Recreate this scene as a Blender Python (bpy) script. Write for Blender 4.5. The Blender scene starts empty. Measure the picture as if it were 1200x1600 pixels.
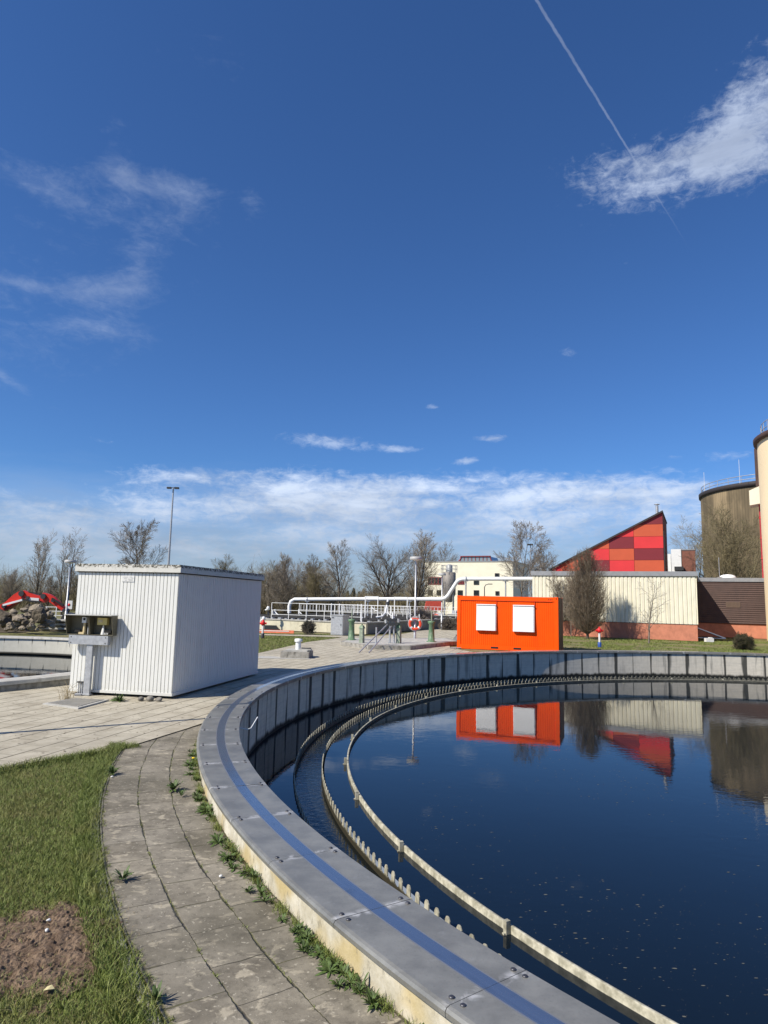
import bpy, bmesh, math, random
import numpy as np
from mathutils import Vector, Matrix
R = math.radians
SC = bpy.context.scene
COL = SC.collection

# ------------------------------------------------------------------ camera
F, HOR, ROLL, EYE = 1045.0, 938.5, 0.0225, 2.0      # measured on the 1200 x 1600 photograph
PITCH = math.atan2(HOR - 800, F)
cam = bpy.data.cameras.new('camera')
cam.sensor_fit = 'VERTICAL'; cam.sensor_height = 36.0; cam.sensor_width = 27.0
cam.lens = F / 1600 * 36.0
cam.clip_start = 0.05; cam.clip_end = 3000
camo = bpy.data.objects.new('camera', cam); COL.objects.link(camo)
camo.matrix_world = Matrix.Translation((0, 0, EYE)) @ Matrix.Rotation(math.pi/2 + PITCH, 4, 'X') @ Matrix.Rotation(ROLL, 4, 'Z')
SC.camera = camo

def ray(x, y):
    u0, v0 = x-600, y-800
    c, s = math.cos(-ROLL), math.sin(-ROLL)
    u = (u0*c - v0*s)/F; v = -(u0*s + v0*c)/F
    return np.array([u, math.cos(PITCH)-v*math.sin(PITCH), math.sin(PITCH)+v*math.cos(PITCH)])
def atz(x, y, z):
    d = ray(x, y); t = (z-EYE)/d[2]; return np.array([d[0]*t, d[1]*t, z])
def aty(x, y, Y):
    d = ray(x, y); t = Y/d[1]; q = d*t; q[2] += EYE; return q
def azel(x, y):
    d = ray(x, y); d = d/np.linalg.norm(d)
    return math.atan2(d[0], d[1]), math.asin(d[2])

# ------------------------------------------------------------------ light
SUN_BEAR, SUN_EL = R(239), R(43)
SUN_STRENGTH, SKY_STRENGTH = 5.0, 0.077
SC.view_settings.view_transform = 'Standard'
SC.view_settings.look = 'None'
SC.view_settings.exposure = 0.30
SC.view_settings.gamma = 1.0
sd = Vector((math.sin(SUN_BEAR)*math.cos(SUN_EL), math.cos(SUN_BEAR)*math.cos(SUN_EL), math.sin(SUN_EL)))
sun = bpy.data.lights.new('sun', 'SUN'); sun.energy = SUN_STRENGTH; sun.angle = R(0.5); sun.color = (1.0, 0.925, 0.81)
suno = bpy.data.objects.new('sun', sun); COL.objects.link(suno)
suno.rotation_euler = sd.to_track_quat('Z', 'Y').to_euler(); suno.location = (-20, -20, 40)

class NT:
    """small node-tree helper"""
    def __init__(s, tree): s.t = tree; s.t.nodes.clear()
    def n(s, typ, **kw):
        o = s.t.nodes.new(typ)
        for k, v in kw.items(): setattr(o, k, v)
        return o
    def put(s, sock, v):
        if isinstance(v, bpy.types.NodeSocket): s.t.links.new(v, sock)
        elif v is not None:
            if sock.type == 'RGBA' and len(v) == 3: v = (*v, 1)
            sock.default_value = v
    def m(s, op, a, b=None, c=None, clamp=False):
        o = s.n('ShaderNodeMath', operation=op); o.use_clamp = clamp
        for i, v in enumerate((a, b, c)):
            if v is not None: s.put(o.inputs[i], v)
        return o.outputs[0]
    def mix(s, f, a, b, typ='MIX'):
        o = s.n('ShaderNodeMix', data_type='RGBA', blend_type=typ)
        s.put(o.inputs['Factor'], f); s.put(o.inputs[6], a); s.put(o.inputs[7], b)
        return o.outputs[2]
    def step(s, v, a, b, lo=0.0, hi=1.0):
        o = s.n('ShaderNodeMapRange', interpolation_type='SMOOTHSTEP')
        for i, w in enumerate((v, a, b, lo, hi)): s.put(o.inputs[i], w)
        return o.outputs[0]
    def noise(s, vec, scale, detail=3, rough=.55, dist=0, dims='3D', col=False):
        o = s.n('ShaderNodeTexNoise', noise_dimensions=dims)
        if vec is not None: s.put(o.inputs['Vector'], vec)
        s.put(o.inputs['Scale'], scale); s.put(o.inputs['Detail'], detail); s.put(o.inputs['Roughness'], rough); s.put(o.inputs['Distortion'], dist)
        return o.outputs['Color' if col else 'Fac']
    def vor(s, vec, scale, feature='F1', out='Distance'):
        o = s.n('ShaderNodeTexVoronoi', feature=feature); s.put(o.inputs['Vector'], vec); s.put(o.inputs['Scale'], scale)
        return o.outputs[out]
    def xyz(s, vec):
        o = s.n('ShaderNodeSeparateXYZ'); s.put(o.inputs[0], vec); return o.outputs
    def comb(s, x, y, z):
        o = s.n('ShaderNodeCombineXYZ')
        for i, v in enumerate((x, y, z)): s.put(o.inputs[i], v)
        return o.outputs[0]
    def vmul(s, vec, k):
        o = s.n('ShaderNodeVectorMath', operation='MULTIPLY'); s.put(o.inputs[0], vec); o.inputs[1].default_value = k
        return o.outputs[0]
    def obj(s): return s.n('ShaderNodeTexCoord').outputs['Object']
    def pos(s): return s.n('ShaderNodeNewGeometry').outputs['Position']
    def bump(s, h, strength=.3, dist=.01):
        o = s.n('ShaderNodeBump'); s.put(o.inputs['Height'], h); o.inputs['Strength'].default_value = strength; o.inputs['Distance'].default_value = dist
        return o.outputs[0]

# world: daylight sky with clouds placed by direction
W = bpy.data.worlds.new('World'); SC.world = W; W.use_nodes = True
w = NT(W.node_tree)
sky = w.n('ShaderNodeTexSky', sky_type='NISHITA'); sky.sun_disc = False
sky.sun_elevation = SUN_EL; sky.sun_rotation = SUN_BEAR
sky.altitude = 400; sky.air_density = 1.0; sky.dust_density = 0.35; sky.ozone_density = 2.2
SKY_TINT = (0.50, 0.835, 1.30)
skyc = w.mix(1.0, sky.outputs[0], SKY_TINT, 'MULTIPLY')
gen = w.n('ShaderNodeTexCoord').outputs['Generated']
gx, gy, gz = w.xyz(gen)
AZ = w.m('ARCTAN2', gx, gy); EL = w.m('ARCSINE', gz)
def blobs(lst):
    tot = None
    for (px, py, sx, sy, amp, rot) in lst:
        a0, e0 = azel(px, py)
        c, s_ = math.cos(rot), math.sin(rot)
        ca = math.cos(e0)
        da = w.m('MULTIPLY', w.m('SUBTRACT', AZ, a0), ca); de = w.m('SUBTRACT', EL, e0)
        p = w.m('MULTIPLY', w.m('ADD', w.m('MULTIPLY', da, c), w.m('MULTIPLY', de, s_)), F/sx)
        q = w.m('MULTIPLY', w.m('SUBTRACT', w.m('MULTIPLY', de, c), w.m('MULTIPLY', da, s_)), F/sy)
        g = w.m('EXPONENT', w.m('MULTIPLY', w.m('ADD', w.m('MULTIPLY', p, p), w.m('MULTIPLY', q, q)), -1.0))
        g = w.m('MULTIPLY', g, amp)
        tot = g if tot is None else w.m('ADD', tot, g)
    return tot
pufvec = w.comb(w.m('MULTIPLY', AZ, 1.0), w.m('MULTIPLY', EL, 1.9), 0.0)
n_puff = w.noise(pufvec, 15.0, 8, .66, .5)
n_fine = w.noise(pufvec, 46.0, 7, .68, .5)
lowvec = w.comb(AZ, w.m('MULTIPLY', EL, 4.0), 1.7)
n_low = w.noise(lowvec, 7.0, 7, .58, .25)
wisvec = w.comb(w.m('ADD', AZ, w.m('MULTIPLY', EL, .45)), w.m('SUBTRACT', w.m('MULTIPLY', EL, 2.6), w.m('MULTIPLY', AZ, .3)), 4.3)
n_wis = w.noise(wisvec, 7.0, 8, .64, 1.1)
right = blobs([(950, 262, 70, 34, .72, 0), (1060, 262, 115, 40, .95, .05), (1145, 200, 85, 48, .9, .6), (1200, 118, 58, 48, .75, .8), (985, 310, 32, 20, .5, 0), (1190, 245, 60, 36, .85, .2)])
n_mix = w.m('ADD', w.m('MULTIPLY', n_puff, .5), w.m('MULTIPLY', n_fine, .5))
d_right = w.step(w.m('ADD', w.m('MULTIPLY', w.m('SUBTRACT', n_mix, .5), 4.6), w.m('SUBTRACT', right, .66)), -.15, 1.45)
small = blobs([(510, 690, 95, 16, .9, -.05), (625, 702, 40, 7, .8, .05), (728, 721, 28, 8, .95, .15), (768, 685, 36, 8, .85, 0), (675, 635, 26, 6, .7, 0), (888, 550, 22, 12, .55, 0), (1140, 712, 55, 12, .7, .05), (1045, 713, 30, 4, .5, -.1), (905, 330, 14, 6, .5, .3), (160, 688, 30, 5, .55, -.15), (978, 411, 9, 3, .6, 0)])
d_small = w.step(w.m('ADD', w.m('MULTIPLY', w.m('SUBTRACT', n_fine, .5), 1.4), w.m('SUBTRACT', small, .45)), 0.0, .8)
low = blobs([(470, 774, 215, 38, 1.08, 0), (620, 762, 90, 26, .5, 0), (310, 742, 90, 14, .5, .12), (900, 768, 170, 31, 1.05, 0), (1060, 770, 90, 18, .5, .05), (40, 790, 150, 22, .6, -.06), (620, 812, 380, 30, .62, 0), (1180, 815, 220, 34, .5, 0), (120, 842, 320, 34, .6, 0), (450, 865, 380, 34, .42, 0), (850, 850, 300, 34, .42, 0)])
n_lm = w.m('ADD', w.m('MULTIPLY', n_low, .6), w.m('MULTIPLY', n_fine, .4))
d_low = w.step(w.m('ADD', w.m('MULTIPLY', w.m('SUBTRACT', n_lm, .5), 3.6), w.m('SUBTRACT', low, .52)), -.2, 1.0)
hz = w.step(w.m('ADD', EL, w.m('MULTIPLY', w.m('SUBTRACT', n_low, .5), .10)), R(11), R(1.0))
d_hz = w.m('MULTIPLY', hz, .66)
wis = blobs([(215, 285, 95, 22, .72, .05), (180, 235, 22, 55, .55, .35), (90, 302, 120, 22, .60, -.1), (290, 292, 60, 16, .5, 0), (398, 318, 20, 26, .62, 0), (225, 405, 32, 62, .62, -.5), (165, 452, 100, 20, .60, .15), (310, 340, 40, 26, .45, 0), (155, 515, 60, 18, .6, 0), (60, 560, 190, 60, .46, 0), (6, 590, 26, 8, .8, -.4), (20, 440, 60, 8, .6, 0), (330, 90, 120, 40, .36, 0), (120, 370, 170, 80, .36, 0), (80, 490, 160, 50, .36, 0)])
n_wm = w.m('ADD', w.m('MULTIPLY', n_wis, .6), w.m('MULTIPLY', n_fine, .4))
d_wis = w.step(w.m('ADD', w.m('MULTIPLY', w.m('SUBTRACT', n_wm, .5), 2.9), w.m('SUBTRACT', wis, .52)), -.15, 1.6)
# the old vapour trail, fading towards its lower end
p1, p2, p3 = azel(838, 0), azel(970, 232), azel(1075, 385)
v1 = Vector((math.sin(p1[0])*math.cos(p1[1]), math.cos(p1[0])*math.cos(p1[1]), math.sin(p1[1])))
v3 = Vector((math.sin(p3[0])*math.cos(p3[1]), math.cos(p3[0])*math.cos(p3[1]), math.sin(p3[1])))
nrm = v1.cross(v3).normalized()
dn = w.n('ShaderNodeVectorMath', operation='DOT_PRODUCT'); w.put(dn.inputs[0], gen); dn.inputs[1].default_value = nrm
dd = w.m('ABSOLUTE', w.m('ADD', dn.outputs['Value'], w.m('MULTIPLY', w.m('SUBTRACT', n_fine, .5), .003)))
wid = w.step(EL, p3[1], p1[1], .0010, .0023)
d_con = w.m('MULTIPLY', w.step(w.m('DIVIDE', dd, wid), 1.0, .35), w.step(EL, p3[1]-.01, p2[1], 0.0, .42))
d_con = w.m('MULTIPLY', d_con, w.step(AZ, 0.0, .08))
d_con = w.m('MULTIPLY', d_con, w.m('SUBTRACT', 1.0, d_right))
d_right = w.m('MULTIPLY', d_right, w.step(right, .03, .3)); d_wis = w.m('MULTIPLY', d_wis, w.step(wis, .05, .3)); d_low = w.m('MULTIPLY', d_low, w.step(low, .03, .3))
dens = w.m('MULTIPLY', d_right, .58)
for d_, k in ((d_small, .5), (d_low, .88), (d_hz, 1.0), (d_wis, .31), (d_con, .40)):
    dens = w.m('SUBTRACT', 1.0, w.m('MULTIPLY', w.m('SUBTRACT', 1.0, dens), w.m('SUBTRACT', 1.0, w.m('MULTIPLY', d_, k))))
CLOUD = (8.4, 9.5, 11.4)
shade = w.m('MULTIPLY', w.step(n_low, .3, .7, .74, 1.05), w.step(EL, R(3), R(10.5), .62, 1.0))
cl = w.mix(1.0, CLOUD, w.comb(shade, shade, shade), 'MULTIPLY')
fin = w.mix(dens, skyc, cl)
bg = w.n('ShaderNodeBackground'); w.put(bg.inputs['Color'], fin); bg.inputs['Strength'].default_value = SKY_STRENGTH
wo = w.n('ShaderNodeOutputWorld'); W.node_tree.links.new(bg.outputs[0], wo.inputs[0])
W.cycles.sampling_method = 'MANUAL'; W.cycles.sample_map_resolution = 512

# ------------------------------------------------------------------ materials
def mat(name, base=(.5, .5, .5), rough=.7, metal=0.0, var=.12, scale=4.0, bump=0.0, bscale=60.0, dirt=None, fn=None, spec=.4, bdist=.004):
    """base colour with patchy variation; dirt = (colour, amount, scale, vertical stretch)"""
    mt = bpy.data.materials.new(name); mt.use_nodes = True
    t = NT(mt.node_tree)
    bs = t.n('ShaderNodeBsdfPrincipled'); out = t.n('ShaderNodeOutputMaterial'); t.t.links.new(bs.outputs[0], out.inputs[0])
    bs.inputs['Roughness'].default_value = rough; bs.inputs['Metallic'].default_value = metal
    bs.inputs['Specular IOR Level'].default_value = spec
    if fn: fn(t, bs); return mt
    p = t.obj()
    nz = t.noise(p, scale, 5, .6)
    c = t.mix(t.step(nz, .25, .75), tuple(b*(1-var) for b in base), tuple(min(1, b*(1+var)) for b in base))
    if dirt:
        dc, am, ds, st = dirt
        dnz = t.noise(t.vmul(p, (1, 1, st)), ds, 6, .65)
        c = t.mix(t.m('MULTIPLY', t.step(dnz, .48, .72), am), c, dc)
    t.put(bs.inputs['Base Color'], c)
    if bump: t.put(bs.inputs['Normal'], t.bump(t.noise(p, bscale, 4, .6), bump, bdist))
    return mt

def f_wall(t, bs):                                     # old concrete ring wall: drips at every panel joint, wet foot
    p = t.obj(); x, y, z = t.xyz(p)
    ang = t.m('ARCTAN2', y, x)
    a = t.m('MULTIPLY', ang, 124/(2*math.pi))
    f = t.m('ABSOLUTE', t.m('SUBTRACT', t.m('FRACT', a), .5))
    cell = t.noise(t.vmul(p, (1, 1, 0)), .9, 2)
    st = t.noise(t.vmul(p, (4.5, 4.5, .35)), 1.0, 5, .6)
    st2 = t.noise(t.vmul(p, (1.6, 1.6, .08)), 1.3, 3, .5)
    wd = t.m('MULTIPLY', t.step(st2, .38, .66), t.step(st, .28, .68, .03, .30))
    wd = t.m('ADD', wd, t.step(st, .35, .6, .003, .014))
    dk = t.step(f, wd, t.m('MULTIPLY', wd, .45))
    drip = t.m('MULTIPLY', t.step(st, .50, .70), t.step(cell, .36, .58))
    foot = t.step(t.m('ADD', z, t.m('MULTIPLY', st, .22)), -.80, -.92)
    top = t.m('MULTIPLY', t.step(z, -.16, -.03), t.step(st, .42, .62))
    n = t.noise(p, 7, 6, .6)
    board = t.noise(t.vmul(p, (.6, .6, 16)), 1.5, 2)
    c = t.mix(n, (.46, .425, .345), (.72, .67, .56))
    c = t.mix(t.m('MULTIPLY', t.step(board, .45, .65), .25), c, (.36, .36, .33))
    c = t.mix(t.m('MULTIPLY', drip, .7), c, (.10, .10, .09))
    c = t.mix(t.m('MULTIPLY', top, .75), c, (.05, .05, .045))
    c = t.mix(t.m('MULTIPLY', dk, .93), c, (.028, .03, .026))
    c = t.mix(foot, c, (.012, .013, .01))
    t.put(bs.inputs['Base Color'], c); bs.inputs['Roughness'].default_value = .85
    t.put(bs.inputs['Normal'], t.bump(n, .3, .01))
M_wall = mat('ring_wall_concrete', fn=f_wall)
def f_wallp(t, bs):
    p = t.obj(); x, y, z = t.xyz(p); a = t.m('MULTIPLY', t.m('ARCTAN2', y, x), 94/(2*math.pi))
    f = t.m('ABSOLUTE', t.m('SUBTRACT', t.m('FRACT', a), .5)); st = t.noise(t.vmul(p, (3, 3, .5)), 1.0, 5, .6); n = t.noise(p, 5, 5, .6)
    c = t.mix(n, (.46, .45, .38), (.62, .60, .52))
    c = t.mix(t.m('MULTIPLY', t.step(st, .52, .72), .45), c, (.30, .29, .24))
    wd = t.m('MULTIPLY', t.m('MAXIMUM', t.m('ADD', t.m('MULTIPLY', z, .22), t.step(st, .35, .65, .05, .11)), 0.0), 1.0)
    c = t.mix(t.step(f, t.m('ADD', wd, .002), t.m('MULTIPLY', wd, .6)), c, (.10, .10, .09))
    c = t.mix(t.step(z, -.66, -.72), c, (.05, .05, .04))
    t.put(bs.inputs['Base Color'], c); bs.inputs['Roughness'].default_value = .85
M_wallp = mat('ring_wall_pale', fn=f_wallp)
def f_wall_out(t, bs):                                 # yellowed render below the coping
    p = t.obj(); n = t.noise(p, 5, 6, .65); n2 = t.noise(t.vmul(p, (1, 1, .6)), 14, 5, .7); n3 = t.noise(p, 1.7, 3)
    c = t.mix(t.step(n, .3, .7), (.40, .36, .26), (.62, .58, .47))
    c = t.mix(t.m('MULTIPLY', t.step(n3, .48, .64), .6), c, (.46, .34, .11))
    c = t.mix(t.m('MULTIPLY', t.step(n2, .55, .72), .8), c, (.16, .145, .11))
    t.put(bs.inputs['Base Color'], c); bs.inputs['Roughness'].default_value = .9
    t.put(bs.inputs['Normal'], t.bump(n2, .6, .012))
M_wallout = mat('yellowed_render', fn=f_wall_out)
def f_zinc(t, bs):
    p = t.obj(); n = t.noise(p, 3.0, 6, .65); n2 = t.noise(p, 26, 5, .7); n3 = t.noise(p, 9, 4, .6, .6)
    x, y, z = t.xyz(p)
    a = t.m('MULTIPLY', t.m('SUBTRACT', t.m('ARCTAN2', y, x), R(209.62-360)), 101/(2*math.pi))
    f = t.m('ABSOLUTE', t.m('SUBTRACT', t.m('FRACT', t.m('ADD', a, 100.5)), .5))
    c = t.mix(t.step(n, .3, .7), (.19, .188, .170), (.285, .282, .255))
    c = t.mix(t.m('MULTIPLY', t.step(n3, .60, .74), .22), c, (.42, .42, .41))
    chalk = t.m('MULTIPLY', t.step(f, .06, .005), t.step(n3, .42, .6))
    spots = t.step(n2, .71, .76)
    c = t.mix(t.m('MULTIPLY', chalk, .8), c, (.62, .61, .58))
    c = t.mix(t.m('MULTIPLY', spots, .6), c, (.6, .58, .54))
    c = t.mix(t.m('MULTIPLY', t.step(t.noise(p, 60, 3, .6), .55, .75), .25), c, (.07, .07, .068))
    c = t.mix(t.step(f, .0035, .0018), c, (.05, .05, .05)); bs.inputs['Specular IOR Level'].default_value = .3
    t.put(bs.inputs['Base Color'], c); bs.inputs['Metallic'].default_value = .32
    t.put(bs.inputs['Roughness'], t.step(n, .2, .8, .31, .42))
    t.put(bs.inputs['Normal'], t.bump(n, .12, .01))
M_zinc = mat('weathered_zinc', fn=f_zinc)
def f_track(t, bs):
    p = t.obj(); x, y, z = t.xyz(p); n = t.noise(p, 6, 5, .6)
    r = t.m('SQRT', t.m('ADD', t.m('MULTIPLY', x, x), t.m('MULTIPLY', y, y)))
    pv = t.comb(t.m('MULTIPLY', r, 130), t.m('MULTIPLY', t.m('ARCTAN2', y, x), 9), 0.0); sc = t.noise(pv, 1.0, 5, .6)
    e = t.m('ABSOLUTE', t.m('SUBTRACT', r, 17.045)); edge = t.step(t.m('ADD', e, t.m('MULTIPLY', t.m('SUBTRACT', sc, .5), .02)), .045, .066)
    c = t.mix(sc, (.40, .415, .43), (.62, .63, .64)); c = t.mix(t.m('MULTIPLY', t.step(n, .55, .75), .4), c, (.30, .30, .30)); c = t.mix(edge, c, (.25, .25, .245))
    t.put(bs.inputs['Base Color'], c); t.put(bs.inputs['Metallic'], t.step(edge, 0, 1, .92, .5))
    t.put(bs.inputs['Roughness'], t.m('ADD', t.m('MULTIPLY', sc, .16), t.step(edge, 0, 1, .10, .32)))
M_track = mat('polished_wheel_track', fn=f_track)
M_bolt = mat('dark_bolt', (.10, .10, .11), .45, .7)
def f_weir(t, bs):
    p = t.obj(); n = t.noise(p, 9, 5, .65); x, y, z = t.xyz(p)
    c = t.mix(t.step(n, .35, .7), (.24, .23, .17), (.52, .50, .40))
    c = t.mix(t.step(t.m('ADD', z, t.m('MULTIPLY', n, .05)), -1.04, -1.085), c, (.030, .026, .014))
    t.put(bs.inputs['Base Color'], c); bs.inputs['Roughness'].default_value = .7
M_weir = mat('weir_plate', fn=f_weir)
M_algae = mat('algae_face', (.085, .083, .066), .8, var=.4, scale=6)
M_trough = mat('trough_concrete', (.022, .021, .017), .8, var=.4, dirt=((.008, .008, .007), .7, 3, .3))
def f_water(t, bs):
    p = t.pos(); n = t.noise(p, 1.1, 3, .5); n2 = t.noise(t.vmul(p, (1, 1.7, 1)), 4.2, 3, .55); cur = t.noise(p, .22, 2)
    bs.inputs['Base Color'].default_value = (.004, .008, .013, 1)
    bs.inputs['Roughness'].default_value = .015; bs.inputs['IOR'].default_value = 1.33; bs.inputs['Specular IOR Level'].default_value = .5
    h = t.m('ADD', t.m('MULTIPLY', n, .55), t.m('MULTIPLY', n2, t.step(cur, .42, .62, .12, .5)))
    t.put(bs.inputs['Normal'], t.bump(h, .095, .03))
M_water = mat('tank_water', fn=f_water)
def f_water2(t, bs):
    p = t.pos(); n2 = t.noise(t.vmul(p, (1, 1, 1)), 9, 4, .6, .6)
    bs.inputs['Base Color'].default_value = (.006, .008, .008, 1)
    bs.inputs['Roughness'].default_value = .03; bs.inputs['IOR'].default_value = 1.33
    t.put(bs.inputs['Normal'], t.bump(n2, .22, .03))
M_water2 = mat('running_water', fn=f_water2)
M_foam = mat('foam_speck', (.12, .12, .10), .8)
CX, CY = 14.28, 14.02
def f_path(t, bs):                                     # worn grey concrete slabs laid in rings round the tank
    p = t.pos(); x, y, z = t.xyz(p)
    dx = t.m('SUBTRACT', x, CX); dy = t.m('SUBTRACT', y, CY)
    wob = t.m('MULTIPLY', t.m('SUBTRACT', t.noise(p, 1.6, 3), .5), .05)
    wob2 = t.m('MULTIPLY', t.m('SUBTRACT', t.noise(p, 22, 3), .5), .02)
    r = t.m('ADD', t.m('SQRT', t.m('ADD', t.m('MULTIPLY', dx, dx), t.m('MULTIPLY', dy, dy))), t.m('ADD', wob, wob2))
    row = t.m('DIVIDE', t.m('SUBTRACT', r, 17.335), .355)
    ri = t.m('FLOOR', row)
    a = t.m('MULTIPLY', t.m('ADD', t.m('ARCTAN2', dy, dx), t.m('MULTIPLY', wob, .12)), 17.8/.44)
    a = t.m('ADD', a, t.m('MULTIPLY', ri, .37))
    fr = t.m('ABSOLUTE', t.m('SUBTRACT', t.m('FRACT', row), .5)); fa = t.m('ABSOLUTE', t.m('SUBTRACT', t.m('FRACT', a), .5))
    er = t.m('MULTIPLY', t.m('SUBTRACT', .5, fr), .355); ea = t.m('MULTIPLY', t.m('SUBTRACT', .5, fa), .44)
    vn = t.noise(p, 2.6, 3)
    jr = t.step(er, t.step(vn, .38, .66, .004, .019), .001)
    ja = t.step(ea, t.step(vn, .42, .7, .003, .012), .0008)
    j = t.m('MAXIMUM', jr, ja)
    wn = t.n('ShaderNodeTexWhiteNoise', noise_dimensions='3D'); t.put(wn.inputs[0], t.comb(ri, t.m('FLOOR', a), 3.0))
    n = t.noise(p, 3.0, 7, .68); n2 = t.noise(p, 60, 4, .7); lich = t.noise(t.vmul(p, (1, 1.3, 1)), 7, 4, .6, .5); big = t.noise(p, .8, 3)
    c = t.mix(t.step(n, .3, .72), (.120, .104, .076), (.30, .268, .204))
    c = t.mix(t.m('MULTIPLY', wn.outputs[0], .35), c, (.30, .275, .225))
    c = t.mix(t.m('MULTIPLY', t.step(n2, .5, .75), .35), c, (.06, .055, .045))
    c = t.mix(t.m('MULTIPLY', t.step(lich, .575, .66), .7), c, (.44, .39, .29))
    c = t.mix(t.m('MULTIPLY', t.step(big, .42, .62), .55), c, (.10, .090, .064))
    dm = t.noise(t.vmul(p, (1, 1, 1)), 13, 6, .72)
    c = t.mix(t.m('MULTIPLY', t.step(dm, .50, .66), .5), c, (.075, .068, .05))
    sp = t.noise(p, 30, 3, .6)
    c = t.mix(t.m('MULTIPLY', t.step(sp, .63, .67), .6), c, (.46, .42, .33))
    moss = t.noise(p, 3.3, 4, .7)
    jc = t.mix(t.step(moss, .42, .58), (.035, .030, .022), (.085, .085, .025))
    jc = t.mix(t.step(moss, .62, .7), jc, (.26, .22, .13))
    c = t.mix(t.m('MULTIPLY', j, .82), c, jc)
    t.put(bs.inputs['Base Color'], c); bs.inputs['Roughness'].default_value = .92
    h = t.m('SUBTRACT', t.m('ADD', t.m('MULTIPLY', n2, .25), t.m('MULTIPLY', n, .5)), t.m('MULTIPLY', j, 1.2))
    t.put(bs.inputs['Normal'], t.bump(h, .7, .012))
M_path = mat('ring_slabs', fn=f_path)
def f_terr(t, bs):                                     # pale concrete slabs in running rows
    p = t.pos(); x, y, z = t.xyz(p)
    b = R(14)
    u = t.m('ADD', t.m('MULTIPLY', x, math.sin(b)), t.m('MULTIPLY', y, math.cos(b)))
    v = t.m('SUBTRACT', t.m('MULTIPLY', x, math.cos(b)), t.m('MULTIPLY', y, math.sin(b)))
    wob = t.m('MULTIPLY', t.m('SUBTRACT', t.noise(p, 1.2, 3), .5), .04)
    row = t.m('DIVIDE', t.m('ADD', v, wob), .40); ri = t.m('FLOOR', row)
    a = t.m('ADD', t.m('DIVIDE', t.m('ADD', u, wob), .60), t.m('MULTIPLY', ri, .5))
    er = t.m('MULTIPLY', t.m('SUBTRACT', .5, t.m('ABSOLUTE', t.m('SUBTRACT', t.m('FRACT', row), .5))), .40)
    ea = t.m('MULTIPLY', t.m('SUBTRACT', .5, t.m('ABSOLUTE', t.m('SUBTRACT', t.m('FRACT', a), .5))), .60)
    vn = t.noise(p, 1.8, 3)
    j = t.m('MAXIMUM', t.step(er, t.step(vn, .3, .7, .010, .024), .004), t.m('MULTIPLY', t.step(ea, t.step(vn, .4, .6, .003, .014), .001), .8))
    wn = t.n('ShaderNodeTexWhiteNoise', noise_dimensions='3D'); t.put(wn.inputs[0], t.comb(ri, t.m('FLOOR', a), 1.0))
    n = t.noise(p, 2.4, 6, .65); n2 = t.noise(p, 45, 4, .7); big = t.noise(p, .35, 4)
    c = t.mix(t.step(n, .3, .7), (.31, .275, .205), (.47, .43, .335))
    c = t.mix(t.m('MULTIPLY', wn.outputs[0], .3), c, (.54, .495, .385))
    c = t.mix(t.m('MULTIPLY', t.step(n2, .55, .75), .25), c, (.18, .16, .12))
    c = t.mix(t.m('MULTIPLY', t.step(big, .5, .7), .35), c, (.27, .245, .19))
    dm = t.noise(p, 11, 6, .7); c = t.mix(t.m('MULTIPLY', t.step(dm, .52, .68), .4), c, (.20, .175, .125))
    c = t.mix(j, c, (.075, .065, .042))
    t.put(bs.inputs['Base Color'], c); bs.inputs['Roughness'].default_value = .9
    t.put(bs.inputs['Normal'], t.bump(t.m('SUBTRACT', t.m('MULTIPLY', n2, .3), j), .6, .01))
M_terr = mat('pale_paving', fn=f_terr)
def f_lawn(t, bs):
    p = t.pos(); n = t.noise(p, .5, 6, .65); n2 = t.noise(p, 9, 5, .75); n3 = t.noise(p, 1.7, 4, .6)
    c = t.mix(t.step(n, .35, .65), (.115, .125, .034), (.22, .19, .085))
    c = t.mix(t.m('MULTIPLY', t.step(n3, .5, .7), .6), c, (.26, .205, .12))
    c = t.mix(t.m('MULTIPLY', t.step(n2, .45, .7), .55), c, (.055, .065, .018))
    t.put(bs.inputs['Base Color'], c); bs.inputs['Roughness'].default_value = .95
    t.put(bs.inputs['Normal'], t.bump(n2, .9, .06))
M_lawn = mat('lawn_turf', fn=f_lawn)
def f_soil(t, bs):
    p = t.pos(); n = t.noise(p, 9, 6, .7); n2 = t.noise(p, 45, 5, .7)
    c = t.mix(t.step(n, .3, .7), (.095, .060, .038), (.25, .175, .115))
    c = t.mix(t.m('MULTIPLY', t.step(n2, .5, .7), .5), c, (.28, .20, .12))
    t.put(bs.inputs['Base Color'], c); bs.inputs['Roughness'].default_value = 1.0
    t.put(bs.inputs['Normal'], t.bump(n2, .9, .02))
M_soil = mat('bare_soil', fn=f_soil)
def f_blade(t, bs):
    p = t.pos(); n = t.noise(p, 2.2, 4, .6); n2 = t.noise(p, 140, 2, .5); n3 = t.noise(p, .7, 3)
    c = t.mix(t.step(n2, .3, .7), (.085, .125, .022), (.225, .265, .060))
    c = t.mix(t.m('MULTIPLY', t.step(n, .45, .7), .6), c, (.22, .205, .065))
    c = t.mix(t.m('MULTIPLY', t.step(n2, .64, .70), .8), c, (.38, .32, .17))
    t.put(bs.inputs['Base Color'], c); bs.inputs['Roughness'].default_value = .6
M_blade = mat('grass_blade', fn=f_blade)
M_weed = mat('weed_leaf', (.075, .118, .030), .6, var=.5, scale=30)
M_dry = mat('dry_grass', (.34, .27, .15), .8)
M_yel = mat('dandelion_yellow', (.75, .55, .02), .6)
M_asph = mat('road_asphalt', (.20, .19, .175), .9, var=.15, scale=1.0, bump=.3, bscale=80)
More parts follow.
